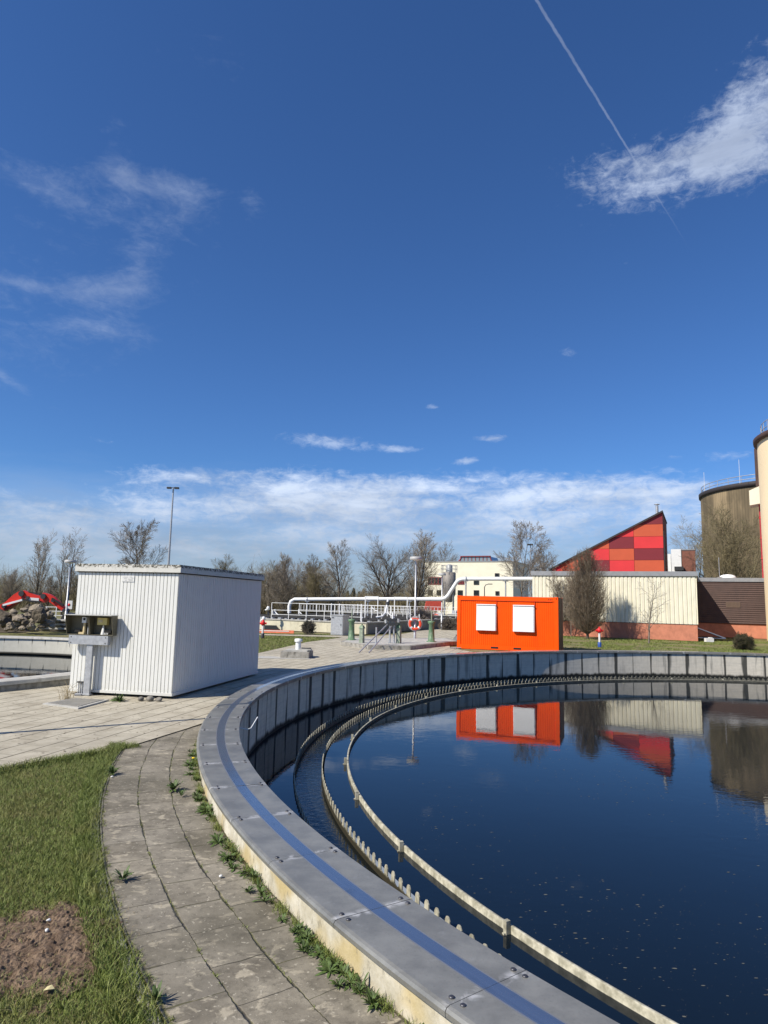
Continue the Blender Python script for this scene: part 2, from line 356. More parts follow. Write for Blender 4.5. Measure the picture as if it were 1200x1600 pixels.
def rib_dirt(name, base, dirt, amt, foot=True, rough=.5):
    def fn(t, bs):
        p = t.obj(); x, y, z = t.xyz(p); n = t.noise(p, 3, 5, .6); st = t.noise(t.vmul(p, (9, 9, .5)), 1.0, 6, .65); sp = t.noise(p, 23, 4, .6)
        c = t.mix(n, tuple(b*.93 for b in base), base)
        c = t.mix(t.m('MULTIPLY', t.step(st, .5, .75), amt), c, dirt)
        c = t.mix(t.m('MULTIPLY', t.step(sp, .70, .735), .7), c, (.10, .09, .085))
        if foot: c = t.mix(t.m('MULTIPLY', t.step(t.m('ADD', z, t.m('MULTIPLY', st, .3)), .42, .1), .35), c, dirt)
        t.put(bs.inputs['Base Color'], c); bs.inputs['Roughness'].default_value = rough
    return mat(name, fn=fn)
M_white = rib_dirt('white_ribbed_sheet', (.735, .735, .69), (.40, .39, .33), .42)
def f_fascia(t, bs):
    p = t.obj(); x, y, z = t.xyz(p); n = t.noise(p, 7, 6, .7); n2 = t.noise(p, 22, 5, .7)
    c = t.mix(n, (.52, .51, .45), (.70, .69, .64))
    m = t.m('MULTIPLY', t.step(n2, .40, .56), t.step(t.m('ADD', z, t.m('MULTIPLY', n2, .16)), 2.90, 2.955))
    c = t.mix(m, c, (.055, .05, .035)); c = t.mix(t.m('MULTIPLY', t.step(n2, .62, .68), .7), c, (.17, .15, .07))
    t.put(bs.inputs['Base Color'], c); bs.inputs['Roughness'].default_value = .8
M_fascia = mat('lichened_fascia', fn=f_fascia)
M_orange = mat('orange_paint', (.96, .092, .001), .45, var=.06, scale=2, spec=.18, dirt=((.60, .060, .004), .35, 2.2, .3))
M_oside = mat('dark_brown_end', (.085, .022, .012), .6, var=.2)  # much darker brown than the orange, for the right end wall only
M_odark = mat('orange_groove', (.50, .035, .002), .6)
M_shut = mat('white_shutter', (.86, .86, .85), .5, var=.02)
M_lampg = mat('lamp_grey', (.42, .42, .41), .5, var=.06)
M_black = mat('black_gap', (.012, .012, .012), .8)
M_dark = mat('dark_grey_metal', (.05, .052, .055), .5, .3)
M_rubber = mat('black_rubber', (.02, .02, .02), .8)
M_grey = mat('grey_painted_metal', (.42, .43, .43), .5, .2, var=.1)
M_galv = mat('galvanised_steel', (.45, .46, .47), .45, .5, var=.18, scale=12)
M_whitem = mat('white_painted_metal', (.74, .75, .74), .45, var=.06)
M_cream = mat('cream_sheet', (.74, .70, .55), .55, var=.06, scale=1.5, dirt=((.50, .45, .32), .4, 3, .25))
M_creamr = mat('cream_render', (.78, .735, .58), .8, var=.05, scale=.6)
M_towr = mat('tower_cream', (.80, .645, .42), .8, var=.04, scale=.5)
M_capg = mat('grey_parapet', (.30, .305, .31), .5, .3, var=.1)
M_pink = mat('salmon_plinth', (.52, .205, .125), .9, var=.12, scale=2.5, bump=.3, bscale=30, dirt=((.30, .12, .075), .4, 5, .5))
M_brown = mat('brown_slat', (.072, .040, .031), .6, var=.15, scale=2)
M_conc = mat('old_concrete', (.30, .285, .25), .9, var=.25, scale=5, bump=.5, bscale=40, dirt=((.09, .085, .07), .8, 6, .5))
M_concl = mat('pale_concrete', (.42, .41, .375), .9, var=.15, scale=4, bump=.4, bscale=40, dirt=((.22, .2, .17), .6, 5, .4))
M_basin = mat('basin_cream', (.60, .56, .42), .85, var=.1, scale=1.2, dirt=((.34, .31, .23), .6, 2.5, .5))
M_basinw = mat('basin_grey', (.20, .20, .185), .85, var=.2, scale=1.2)
M_green = mat('green_enamel', (.10, .18, .095), .5, var=.22, scale=9, dirt=((.30, .32, .26), .5, 9, .5))
M_greeng = mat('faded_green', (.24, .28, .21), .7, var=.3, scale=9)
M_red = mat('red_paint', (.62, .018, .02), .45, var=.08)
M_blue = mat('blue_paint', (.02, .07, .30), .5)
M_buoy = mat('buoy_orange', (.80, .085, .035), .6, var=.08)
M_exred = mat('digger_red', (.62, .030, .015), .4, var=.1, scale=3)
M_glass = mat('window_glass', (.02, .025, .03), .08, spec=.6)
M_winred = mat('window_frame_red', (.22, .03, .03), .6)
M_skyl = mat('skylight_glass', (.20, .24, .26), .12, spec=.7)
M_hood = mat('olive_hood', (.115, .103, .066), .6, var=.15, scale=10)
M_hoodt = mat('grey_hood_top', (.42, .42, .39), .6, var=.15, scale=10)
M_beige = mat('beige_device', (.58, .47, .26), .6)
M_ydev = mat('yellow_device', (.62, .49, .16), .6, var=.1)
M_plate = mat('faded_plate', (.68, .68, .65), .6, var=.04, scale=10)
M_print = mat('faded_print', (.42, .42, .40), .7)
def f_checker(t, bs):
    p = t.obj(); x, y, z = t.xyz(p)
    s1 = t.m('SINE', t.m('MULTIPLY', t.m('ADD', x, y), 90)); s2 = t.m('SINE', t.m('MULTIPLY', t.m('SUBTRACT', x, y), 90))
    k = t.m('MULTIPLY', s1, s2); n = t.noise(p, 5, 4)
    t.put(bs.inputs['Base Color'], t.mix(n, (.20, .19, .165), (.36, .34, .29))); bs.inputs['Metallic'].default_value = .2; bs.inputs['Roughness'].default_value = .6
    t.put(bs.inputs['Normal'], t.bump(k, .8, .01))
M_check = mat('checker_plate', fn=f_checker)
M_tileO = mat('tile_orange', (.47, .078, .028), .6, var=.05, scale=1)
M_tileR = mat('tile_red', (.58, .028, .032), .6, var=.05, scale=1)
M_tileD = mat('tile_maroon', (.17, .013, .020), .6, var=.05, scale=1)
M_slate = mat('dark_verge', (.035, .03, .03), .7)
M_brick = mat('brown_brick', (.20, .085, .06), .9, var=.25, scale=8)
def f_dig(t, bs):                                      # stained ribbed cladding of the big tank
    p = t.obj(); x, y, z = t.xyz(p); a = t.m('ARCTAN2', y, x)
    st = t.noise(t.vmul(p, (1.3, 1.3, .07)), 1.0, 6, .68); n = t.noise(t.vmul(p, (1, 1, .35)), .35, 4, .6)
    rib = t.m('ABSOLUTE', t.m('SINE', t.m('MULTIPLY', a, 95)))
    up = t.step(t.m('ADD', z, t.m('MULTIPLY', t.m('SUBTRACT', st, .5), 9.0)), 9.0, 15.0)
    c = t.mix(st, (.062, .050, .026), (.19, .145, .088))
    c = t.mix(t.m('MULTIPLY', up, t.step(n, .40, .62)), c, (.33, .25, .145))
    c = t.mix(t.m('MULTIPLY', t.step(rib, .24, .06), .7), c, (.035, .03, .02))
    t.put(bs.inputs['Base Color'], c); bs.inputs['Roughness'].default_value = .85
M_dig = mat('stained_cladding', fn=f_dig)
M_bark = mat('grey_bark', (.17, .15, .12), .9, var=.3, scale=5)
M_barkd = mat('brown_bark', (.085, .068, .050), .9, var=.3, scale=5)
M_twig = mat('brown_twig', (.25, .215, .17), .9, var=.3, scale=.8)
M_twigg = mat('olive_twig', (.20, .170, .095), .9, var=.3, scale=.8)
M_twigd = mat('dark_twig', (.175, .148, .115), .9, var=.35, scale=.8)
M_hbeam = mat('hornbeam_twig', (.195, .152, .105), .9, var=.35, scale=3)
M_conif = mat('conifer_green', (.018, .028, .018), .9, var=.3)
M_pbud = mat('pale_bud', (.42, .33, .29), .8)
M_rub = mat('rubble', (.27, .225, .165), .95, var=.35, scale=3, bump=.6, bscale=20, dirt=((.10, .08, .055), .7, 3, 1))
M_rubd = mat('rubble_dark', (.10, .082, .058), .95, var=.4, scale=3, bump=.6, bscale=20)
M_stone = mat('field_stone', (.20, .185, .155), .9, var=.3, scale=12, bump=.5, bscale=30)
M_leaf = mat('dry_leaf', (.55, .48, .25), .7)
M_tarp = mat('orange_barrier', (.75, .20, .10), .6, var=.15, scale=3)

# ------------------------------------------------------------------ mesh helpers
class MB:
    def __init__(s): s.v = []; s.f = []; s.mi = []; s.sm = []
    def add(s, vs, fs, mi=0, sm=False):
        o = len(s.v); s.v += [tuple(map(float, p)) for p in vs]
        for f in fs: s.f.append(tuple(i+o for i in f)); s.mi.append(mi); s.sm.append(sm)
        return s
    def box(s, c, d, rz=0, mi=0, M=None, taper=1.0):
        x, y, z = d[0]/2, d[1]/2, d[2]/2
        vs = [Vector((sx*x*(taper if sz > 0 else 1), sy*y*(taper if sz > 0 else 1), sz*z)) for sz in (-1, 1) for sy in (-1, 1) for sx in (-1, 1)]
        if M is None: M = Matrix.Rotation(rz, 3, 'Z')
        vs = [M @ p + Vector(c) for p in vs]
        return s.add(vs, [(0, 2, 3, 1), (4, 5, 7, 6), (0, 1, 5, 4), (1, 3, 7, 5), (3, 2, 6, 7), (2, 0, 4, 6)], mi)
    def tube(s, pts, r, k=8, mi=0, cap=True, sm=True):
        pts = [Vector(p) for p in pts]; n = len(pts)
        rs = r if hasattr(r, '__len__') else [r]*n
        vs = []; up = None
        for i, p in enumerate(pts):
            d = (pts[min(i+1, n-1)]-pts[max(i-1, 0)]).normalized()
            if up is None:
                up = Vector((0, 0, 1)) if abs(d.z) < .9 else Vector((1, 0, 0))
            a = d.cross(up).normalized(); b = a.cross(d).normalized(); up = b
            for j in range(k):
                t = 2*math.pi*j/k
                vs.append(p + (a*math.cos(t) + b*math.sin(t))*rs[i])
        fs = [(i*k+j, i*k+(j+1) % k, (i+1)*k+(j+1) % k, (i+1)*k+j) for i in range(n-1) for j in range(k)]
        s.add(vs, fs, mi, sm)
        if cap:
            s.add(vs[:k], [tuple(range(k))], mi); s.add(vs[-k:], [tuple(range(k-1, -1, -1))], mi)
        return s
    def lathe(s, prof, k=24, c=(0, 0, 0), mi=0, a0=0, a1=2*math.pi, sm=True):
        full = abs(a1-a0-2*math.pi) < 1e-6; nk = k if full else k+1
        vs = [(c[0]+r*math.cos(a0+(a1-a0)*j/k), c[1]+r*math.sin(a0+(a1-a0)*j/k), c[2]+z) for r, z in prof for j in range(nk)]
        fs = []
        for i in range(len(prof)-1):
            for j in range(k):
                j2 = (j+1) % nk
                fs.append((i*nk+j, i*nk+j2, (i+1)*nk+j2, (i+1)*nk+j))
        return s.add(vs, fs, mi, sm)
    def prism(s, poly, o, u, v, wd, mi=0):                # polygon in plane (o,u,v), extruded by vector wd
        o, u, v, wd = map(Vector, (o, u, v, wd)); n = len(poly)
        a = [o+u*p[0]+v*p[1] for p in poly]; b = [p+wd for p in a]
        fs = [tuple(range(n-1, -1, -1)), tuple(range(n, 2*n))] + [(i, (i+1) % n, n+(i+1) % n, n+i) for i in range(n)]
        return s.add(a+b, fs, mi)
    def build(s, name, mats, parent=None, smooth=False):
        me = bpy.data.meshes.new(name); me.from_pydata(s.v, [], s.f)
        mats = mats if isinstance(mats, (list, tuple)) else [mats]
        for m_ in mats: me.materials.append(m_)
        me.polygons.foreach_set('material_index', s.mi); me.polygons.foreach_set('use_smooth', [x or smooth for x in s.sm])
        bm = bmesh.new(); bm.from_mesh(me); bmesh.ops.recalc_face_normals(bm, faces=bm.faces[:]); bm.to_mesh(me); bm.free()
        o = bpy.data.objects.new(name, me); COL.objects.link(o)
        if parent is not None: o.parent = parent
        return o
def np_mesh(name, V, Fc, m_, parent=None, smooth=False):
    V = np.asarray(V, np.float32); Fc = np.asarray(Fc, np.int32); k = Fc.shape[1]
    me = bpy.data.meshes.new(name); me.vertices.add(len(V)); me.vertices.foreach_set('co', V.ravel())
    me.loops.add(Fc.size); me.loops.foreach_set('vertex_index', Fc.ravel())
    me.polygons.add(len(Fc)); me.polygons.foreach_set('loop_start', np.arange(0, Fc.size, k, dtype=np.int32))
    me.polygons.foreach_set('use_smooth', np.full(len(Fc), smooth))
    me.materials.append(m_); me.update(calc_edges=True)
    o = bpy.data.objects.new(name, me); COL.objects.link(o)
    if parent is not None: o.parent = parent
    return o
def T(name, label, cat, loc=(0, 0, 0), rz=0.0, group=None):
    o = bpy.data.objects.new(name, None); COL.objects.link(o); o.empty_display_size = .2
    o.location = tuple(map(float, loc)); o.rotation_euler = (0, 0, rz); o['label'] = label; o['category'] = cat
    if group: o['group'] = group
    return o
def tag(o, label, cat, group=None, kind=None):
    if label: o['label'] = label
    if cat: o['category'] = cat
    if group: o['group'] = group
    if kind: o['kind'] = kind
    return o
def dup(root, loc, rz, label, scale=None, group=None):
    r = root.copy(); COL.objects.link(r); r.location = tuple(map(float, loc)); r.rotation_euler = (0, 0, rz); r['label'] = label
    if scale is not None: r.scale = scale if hasattr(scale, '__len__') else (scale,)*3
    if group: r['group'] = group
    for ch in list(root.children):
        c = ch.copy(); COL.objects.link(c); c.parent = r
        for g in ch.children:
            d = g.copy(); COL.objects.link(d); d.parent = c
    return r
def struct(o): o['kind'] = 'structure'; return o
def sheet(name, loops, z, m_, label=None):
    """flat sheet bounded by the first loop with the other loops as holes"""
    bm = bmesh.new(); es = []
    for lp in loops:
        vs = [bm.verts.new((float(p[0]), float(p[1]), z)) for p in lp]
        es += [bm.edges.new((vs[i], vs[(i+1) % len(vs)])) for i in range(len(vs))]
    bmesh.ops.triangle_fill(bm, use_beauty=True, use_dissolve=False, edges=es)
    for f in bm.faces:
        if f.normal.z < 0: f.normal_flip()
    me = bpy.data.meshes.new(name); bm.to_mesh(me); bm.free(); me.materials.append(m_)
    o = bpy.data.objects.new(name, me); COL.objects.link(o); struct(o)
    if label: o['label'] = label
    return o
def arc(c, r, a0, a1, n): return [(c[0]+r*math.cos(R(a0+(a1-a0)*i/n)), c[1]+r*math.sin(R(a0+(a1-a0)*i/n))) for i in range(n+1)]
def ribs(width, pitch, depth, groove, lip=.35):
    """outline of a ribbed sheet: list of (u, depth) points, flat crowns with narrow grooves"""
    n = max(1, round(width/pitch)); p = width/n; pts = []
    g = p*groove; l = g*lip
    for i in range(n):
        u = i*p
        pts += [(u, 0), (u+p-g, 0), (u+p-g+l, -depth), (u+p-l, -depth)]
    pts.append((width, 0)); return pts
def rib_wall(mb, P, d, nrm, width, z0, z1, pitch, depth, groove, mi=0, lip=.35):
    pts = ribs(width, pitch, depth, groove, lip); P = Vector(P); d = Vector(d); nrm = Vector(nrm)
    vs = []
    for u, h in pts:
        q = P+d*u+nrm*h; vs += [(q.x, q.y, z0), (q.x, q.y, z1)]
    mb.add(vs, [(2*i, 2*i+2, 2*i+3, 2*i+1) for i in range(len(pts)-1)], mi)
rng = np.random.default_rng(7); random.seed(7)
GZ = -.22
TC = (CX, CY); T2 = (-17.2, 21.2); R2 = 10.4
A2 = np.array([.905, -.425]); B2 = np.array([.425, .905])      # the plant's own building grid
def V3(p, z): return (float(p[0]), float(p[1]), float(z))

# ------------------------------------------------------------------ ground
ring = arc(TC, 17.30, 0, 360, 180)[:-1]; ring2 = arc(T2, R2-.05, 0, 360, 90)[:-1]
sheet('ground', [[(-700, -60), (700, -60), (700, 900), (-700, 900)], ring, ring2], -.262, M_lawn, 'wide grassy ground of the treatment works')
a0, a1 = 184.5, 122.3
terr = arc(TC, 17.33, a0, a1, 60) + [(3.40, 33.4), (3.6, 36), (5.2, 47), (7.6, 58.5), (4.6, 58.5), (1.4, 46.2), (-.6, 42.3), (-9, 42.6), (-9, 41.2), (-2.3, 40.5), (-3.85, 35.4), (-4.5, 30.9), (-4.96, 27.8), (-5.6, 24.5), (-6.2, 22.2)]
terr += arc(T2, R2+.02, 0, -75, 26) + [(-13.5, 8), (-9.2, 3.0), (-4.85, 8.84), (-3.66, 10.44)]
sheet('paved_yard', [terr], -.225, M_terr, 'pale slab paving between the two round tanks')
pth = arc(TC, 17.33, 178, 262, 70) + arc(TC, 18.42, 262, 178, 70)
sheet('slab_path', [pth], -.240, M_path, 'worn grey slab path curving round the tank')
edge = arc(TC, 18.435, 190.5, 262, 60) + arc(TC, 18.50, 262, 190.5, 60)
sheet('path_edging', [edge], -.246, M_conc)
q = [atz(405, 990, -.25), atz(700, 979, -.25)]
sheet('access_road', [[(3.7, 39), (6.6, 44.5), (9.4, 53), (30, 74), (24, 78), (8.6, 59), (7.7, 58.6), (5.3, 47)]], -.232, M_asph)

ga = arc(T2, R2+1.6, 30, 160, 60); gb = arc(T2, R2+.02, 160, 30, 60)
sheet('paved_ring', [ga+gb], -.228, M_terr)

# bare soil patch in the near lawn
pc = atz(62, 1478, -.25); vs = []; N = 160
g = np.linspace(-1.8, 1.8, N); gx_, gy_ = np.meshgrid(g, g)
px_ = pc[0]+gx_*.62-gy_*.10; py_ = pc[1]+gy_*.72
from mathutils import noise as mnoise
rr = np.hypot(gx_, gy_)
fz = np.array([mnoise.fractal(Vector((x*9, y*9, 1.0)), .75, 2.1, 6) for x, y in zip(px_.ravel(), py_.ravel())]).reshape(gx_.shape)
fo = np.array([mnoise.noise(Vector((x*2.6, y*2.6, 5.0))) for x, y in zip(px_.ravel(), py_.ravel())]).reshape(gx_.shape)
fo2 = np.array([mnoise.noise(Vector((x*8, y*8, 9.0))) for x, y in zip(px_.ravel(), py_.ravel())]).reshape(gx_.shape)
rr = rr*1.12+fo*.30+fo2*.22
hz_ = np.clip(1-rr**2, 0, 1)*.02 + fz*.022 + rng.normal(0, .004, gx_.shape) - .02*np.clip(rr-.8, 0, 1)
Vv = np.stack([px_, py_, -.250+hz_], -1).reshape(-1, 3); ii = np.arange(N*N).reshape(N, N)
Fq = np.stack([ii[:-1, :-1], ii[:-1, 1:], ii[1:, 1:], ii[1:, :-1]], -1).reshape(-1, 4)
keep = (rr.ravel()[Fq].max(1) < 1.0)
struct(np_mesh('soil_patch', Vv, Fq[keep], M_soil))

# ------------------------------------------------------------------ grass blades
def blades(name, xy, h, wdt, z, label, m_=M_blade, lean=.5):
    n = len(xy); th = rng.uniform(0, 2*np.pi, n); H = h*rng.uniform(.45, 1.25, n); L = H*lean*rng.uniform(.2, 1.6, n); ph = rng.uniform(0, 2*np.pi, n)
    w_ = wdt*rng.uniform(.6, 1.3, n)
    dx, dy = np.cos(th)*w_/2, np.sin(th)*w_/2; lx, ly = np.cos(ph)*L, np.sin(ph)*L
    x, y = xy.T; zz = np.full(n, z)
    V = np.stack([np.stack([x-dx, y-dy, zz], 1), np.stack([x+dx, y+dy, zz], 1),
                  np.stack([x+lx*.35+dx*.7, y+ly*.35+dy*.7, zz+H*.62], 1), np.stack([x+lx*.35-dx*.7, y+ly*.35-dy*.7, zz+H*.62], 1),
                  np.stack([x+lx, y+ly, zz+H], 1)], 1).reshape(-1, 3)
    b = np.arange(n)[:, None]*5
    Ft = np.concatenate([b+np.array([[0, 1, 2]]), b+np.array([[0, 2, 3]]), b+np.array([[3, 2, 4]])])
    o = np_mesh(name, V, Ft, m_); tag(o, label, 'grass', kind='stuff'); return o
def in_near(P):
    r = np.hypot(P[:, 0]-CX, P[:, 1]-CY)
    s_ = (P[:, 0]+3.66)*(8.84-10.44) - (P[:, 1]-10.44)*(-4.85+3.66)        # right of the paving edge
    return (r > 18.47) & (s_ < 0)
P = np.stack([rng.uniform(-9.5, -.6, 900000), rng.uniform(1.6, 10.6, 900000)], 1)
P = P[in_near(P)]
dist = np.hypot(P[:, 0], P[:, 1])
den = np.clip((5.4/dist)**1.2, .25, 1)
den *= (np.abs(np.arctan2(P[:, 0], P[:, 1])) < .9)
sx_ = (P[:, 0]-pc[0]+.13*(P[:, 1]-pc[1]))/.60; sy_ = (P[:, 1]-pc[1])/.70
rs_ = np.hypot(sx_, sy_)*1.12 + np.array([.30*mnoise.noise(Vector((x*2.6, y*2.6, 5.0)))+.22*mnoise.noise(Vector((x*8, y*8, 9.0))) if abs(x-pc[0]) < 1.4 and abs(y-pc[1]) < 1.4 else 0 for x, y in P]) + rng.normal(0, .15, len(P))
den *= np.clip((rs_-.62)/.36, .03, 1)
P = P[rng.uniform(0, 1, len(P)) < den]
nearedge = np.hypot(P[:, 0]-CX, P[:, 1]-CY) < 18.62
blades('lawn_grass', P[~nearedge], .042, .0046, -.258, 'short green lawn grass beside the slab path', lean=.9)
Pe = np.stack([rng.uniform(18.44, 18.66, 16000), rng.uniform(191, 222, 16000)], 1)
Pe = np.stack([CX+Pe[:, 0]*np.cos(np.radians(Pe[:, 1])), CY+Pe[:, 0]*np.sin(np.radians(Pe[:, 1]))], 1)
blades('edge_grass', Pe, .085, .0055, -.258, 'longer green grass hanging over the lawn edge', lean=.8)
Pt = np.stack([rng.uniform(0, 1, 9000), rng.normal(0, .06, 9000)], 1)
ea_, eb_ = np.array([-3.66, 10.44]), np.array([-7.2, 5.68]); ed_ = (eb_-ea_); en_ = np.array([-ed_[1], ed_[0]])/np.hypot(*ed_)
blades('kerb_grass', ea_+Pt[:, :1]*ed_+en_*(Pt[:, 1:]+.05), .08, .007, -.258, 'grass fringe along the pale paving edge', lean=.8)

Ps = np.stack([rng.normal(pc[0], .32, 900), rng.normal(pc[1], .36, 900)], 1)
o = blades('straw', Ps, .022, .004, -.246, 'dry straw bits strewn over the bare soil patch', M_dry, 2.0)
Pf = np.stack([rng.uniform(6, 34, 130000), rng.uniform(29, 51, 130000)], 1)
rf = np.hypot(Pf[:, 0]-CX, Pf[:, 1]-CY); nf = np.array([mnoise.fractal(Vector((x*.45, y*.45, 2.0)), .8, 2.1, 4) for x, y in Pf])
Pf = Pf[(rf > 17.6) & ((Pf[:, 1]-45.4)+(Pf[:, 0]-21.2)*.47 < np.where(Pf[:, 0] > 21.2, 8, -.1)) & (nf > -.05)]
blades('far_lawn_grass', Pf, .07, .022, -.262, 'patchy short grass on the lawn before the cream hall', lean=.9)
Pf = np.stack([rng.uniform(-14, -1.5, 60000), rng.uniform(24, 44, 60000)], 1)
Pf = Pf[Pf[:, 0] < np.interp(Pf[:, 1], [22.2, 24.5, 27.8, 30.9, 35.4, 40.4], [-6.3, -5.7, -5.1, -4.65, -4.0, -2.5])]
Pf = Pf[(np.hypot(Pf[:, 0]-T2[0], Pf[:, 1]-T2[1]) > R2+.1) & ~((Pf[:, 1] > 41.0) & (Pf[:, 1] < 42.8))]
blades('far_lawn_grass', Pf, .06, .02, -.262, 'short green grass on the lawn behind the white container', lean=.9)

# ------------------------------------------------------------------ the round tank
tank = T('settling_tank', 'large round concrete water tank with zinc coping in the foreground', 'water tank', (CX, CY, 0))
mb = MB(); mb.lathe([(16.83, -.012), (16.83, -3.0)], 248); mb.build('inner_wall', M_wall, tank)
mb = MB(); mb.lathe([(17.325, -.012), (17.325, -.5)], 248); mb.build('outer_wall', M_wallout, tank)
mb = MB(); NS = 101; da = 2*math.pi/NS; ph0 = R(209.62)
prof = [(16.782, -.085), (16.772, -.080), (16.770, -.006), (16.776, 0), (16.98, 0), (17.11, 0), (17.342, 0), (17.362, -.006), (17.372, -.022), (17.368, -.050), (17.350, -.062)]
for i in range(NS):
    t0 = ph0+i*da+.0001; t1 = ph0+(i+1)*da-.0001; dz = random.uniform(-.0012, .0012); K = 5
    for j in range(len(prof)-1):
        (r0, z0), (r1, z1) = prof[j], prof[j+1]
        vs = []
        for k in range(K+1):
            t = t0+(t1-t0)*k/K
            vs += [(r0*math.cos(t), r0*math.sin(t), z0+dz), (r1*math.cos(t), r1*math.sin(t), z1+dz)]
        mb.add(vs, [(2*k, 2*k+2, 2*k+3, 2*k+1) for k in range(K)], 1 if j == 4 else 0, j not in (3, 4, 5))
cop = mb.build('coping', [M_zinc, M_track], tank)
for i in range(-9, 4):
    for r_ in (16.83, 17.29):
        for s_ in (-1, 1):
            t = ph0+i*da+s_*.042/r_
            b = MB(); b.lathe([(.016, 0), (.016, .004), (.011, .0075), (.006, .0085), (0, .0085)], 10, (r_*math.cos(t), r_*math.sin(t), .001))
            b.build('bolt', M_bolt, cop)
def toothed(radius, th, name, m_, ph=0.0):
    b = MB(); n = 498; d = 2*math.pi/n; r0, r1 = radius-th/2, radius+th/2
    # one picket per pitch: narrow post with a clipped tip, wide V between
    shp = [(0, -1.105), (.28, -1.085), (.30, -1.012), (.40, -.982), (.50, -.978), (.60, -.982), (.70, -1.012), (.72, -1.085)]
    pts = [(ph+d*(i+u), z) for i in range(n) for u, z in shp]
    vs = []
    for a, z in pts:
        c, s_ = math.cos(a), math.sin(a)
        vs += [(r0*c, r0*s_, -1.42), (r0*c, r0*s_, z), (r1*c, r1*s_, z), (r1*c, r1*s_, -1.42)]
    m = len(pts); fs = []
    for i in range(m):
        a, b_ = 4*i, 4*((i+1) % m)
        fs += [(a+1, b_+1, b_+2, a+2), (a+2, b_+2, b_+3, a+3)]
    b.add(vs, fs); b.add(vs, [(4*i, 4*((i+1) % m), 4*((i+1) % m)+1, 4*i+1) for i in range(m)], 1); return b.build(name, [m_, M_algae], tank)
toothed(15.36, .012, 'weir_plate', M_weir)
toothed(15.85, .012, 'weir_plate', M_weir, .003)
mb = MB(); mb.lathe([(15.30, -3), (15.30, -1.16), (15.34, -1.14), (15.345, -1.42), (15.345, -1.75), (15.865, -1.75), (15.865, -1.16), (15.92, -1.16), (15.92, -3)], 248); mb.build('launder_trough', M_trough, tank)
mb = MB(); mb.lathe([(14.868, -1.42), (14.868, -1.008)], 248, mi=1); mb.lathe([(14.868, -1.008), (14.872, -1.003), (14.896, -1.003), (14.90, -1.008), (14.90, -1.42)], 248)
baf = mb.build('scum_baffle', [M_weir, M_algae], tank)
for i in range(42):
    t = R(183.45+i*8.571)
    b = MB(); M3 = Matrix.Rotation(t, 3, 'Z')
    b.box((14.93*math.cos(t), 14.93*math.sin(t), -1.02), (.05, .045, .13), M=M3); b.box((14.96*math.cos(t), 14.96*math.sin(t), -1.13), (.03, .03, .14), M=M3)
    b.build('bracket', M_weir, baf)
# little bent rod on the inside of the coping
t = math.atan2(atz(373, 1136, -.1)[1]-CY, atz(373, 1136, -.1)[0]-CX)
mb = MB(); c_, s_ = math.cos(t), math.sin(t); tx, ty = s_, -c_
mb.tube([(16.83*c_, 16.83*s_, -.10), (16.66*c_, 16.66*s_, -.14), (16.60*c_+.05*tx, 16.60*s_+.05*ty, -.13), (16.50*c_+.22*tx, 16.50*s_+.22*ty, .02)], .010, 6)
mb.build('hook', M_whitem, tank)

mb = MB(); mb.lathe([(0.01, 0), (15.32, 0)], 180, (CX, CY, -1.075)); mb.lathe([(15.87, 0), (16.85, 0)], 180, (CX, CY, -1.075)); struct(mb.build('water', M_water))
mb = MB(); mb.lathe([(15.366, 0), (15.844, 0)], 180, (CX, CY, -1.165)); struct(mb.build('water', M_water2))
# drifting flecks on the water
n = 6500; V = []; Fc = []
while len(Fc) < n:
    x, y = rng.uniform(.5, 16), rng.uniform(1.5, 24)
    if math.hypot(x-CX, y-CY) > 14.8: continue
    if rng.uniform() > .2+.8*math.exp(-((y-7)/5)**2): continue
    if math.sin(x*1.3+y*.7)+math.sin(x*.5-y*1.1+1)+rng.uniform(-1.2, 1.2) < .1: continue
    r_ = .002+.010*rng.uniform()**5; a = rng.uniform(0, 6.28); st_ = rng.uniform(1, 2.2)
    b = len(V)
    for k in range(6):
        q_ = a+k*math.pi/3; rad = r_*rng.uniform(.7, 1.2)
        V.append((x+rad*math.cos(q_)*st_, y+rad*math.sin(q_)*.8, -1.0735))
    Fc.append(tuple(range(b, b+6)))
tag(np_mesh('foam_flecks', V, Fc, M_foam), 'pale flecks of scum drifting on the dark water', 'scum', kind='stuff')

# ------------------------------------------------------------------ the second tank, left
tk2 = T('settling_tank', 'second round concrete tank with plain wall, left behind the white container', 'water tank', (T2[0], T2[1], 0))
mb = MB(); mb.lathe([(R2-.5, -.02), (R2-.5, -3.0)], 160); mb.build('inner_wall', M_wallp, tk2)
mb = MB(); mb.lathe([(R2-.06, -.02), (R2-.06, -.6)], 160); mb.build('outer_wall', M_conc, tk2)
mb = MB(); mb.lathe([(R2-.56, -.09), (R2-.56, -.004), (R2-.54, 0), (R2-.02, 0), (R2, -.01), (R2, -.09)], 160); mb.build('coping', M_concl, tk2)
mb = MB(); mb.lathe([(R2-.66, -.74), (R2-.66, -.70), (R2-.52, -.70), (R2-.52, -.76), (R2-.66, -.76)], 160); mb.build('weir_shelf', M_trough, tk2)
mb = MB(); mb.lathe([(.01, 0), (R2-.48, 0)], 120, (T2[0], T2[1], -.79)); struct(mb.build('water', M_water))

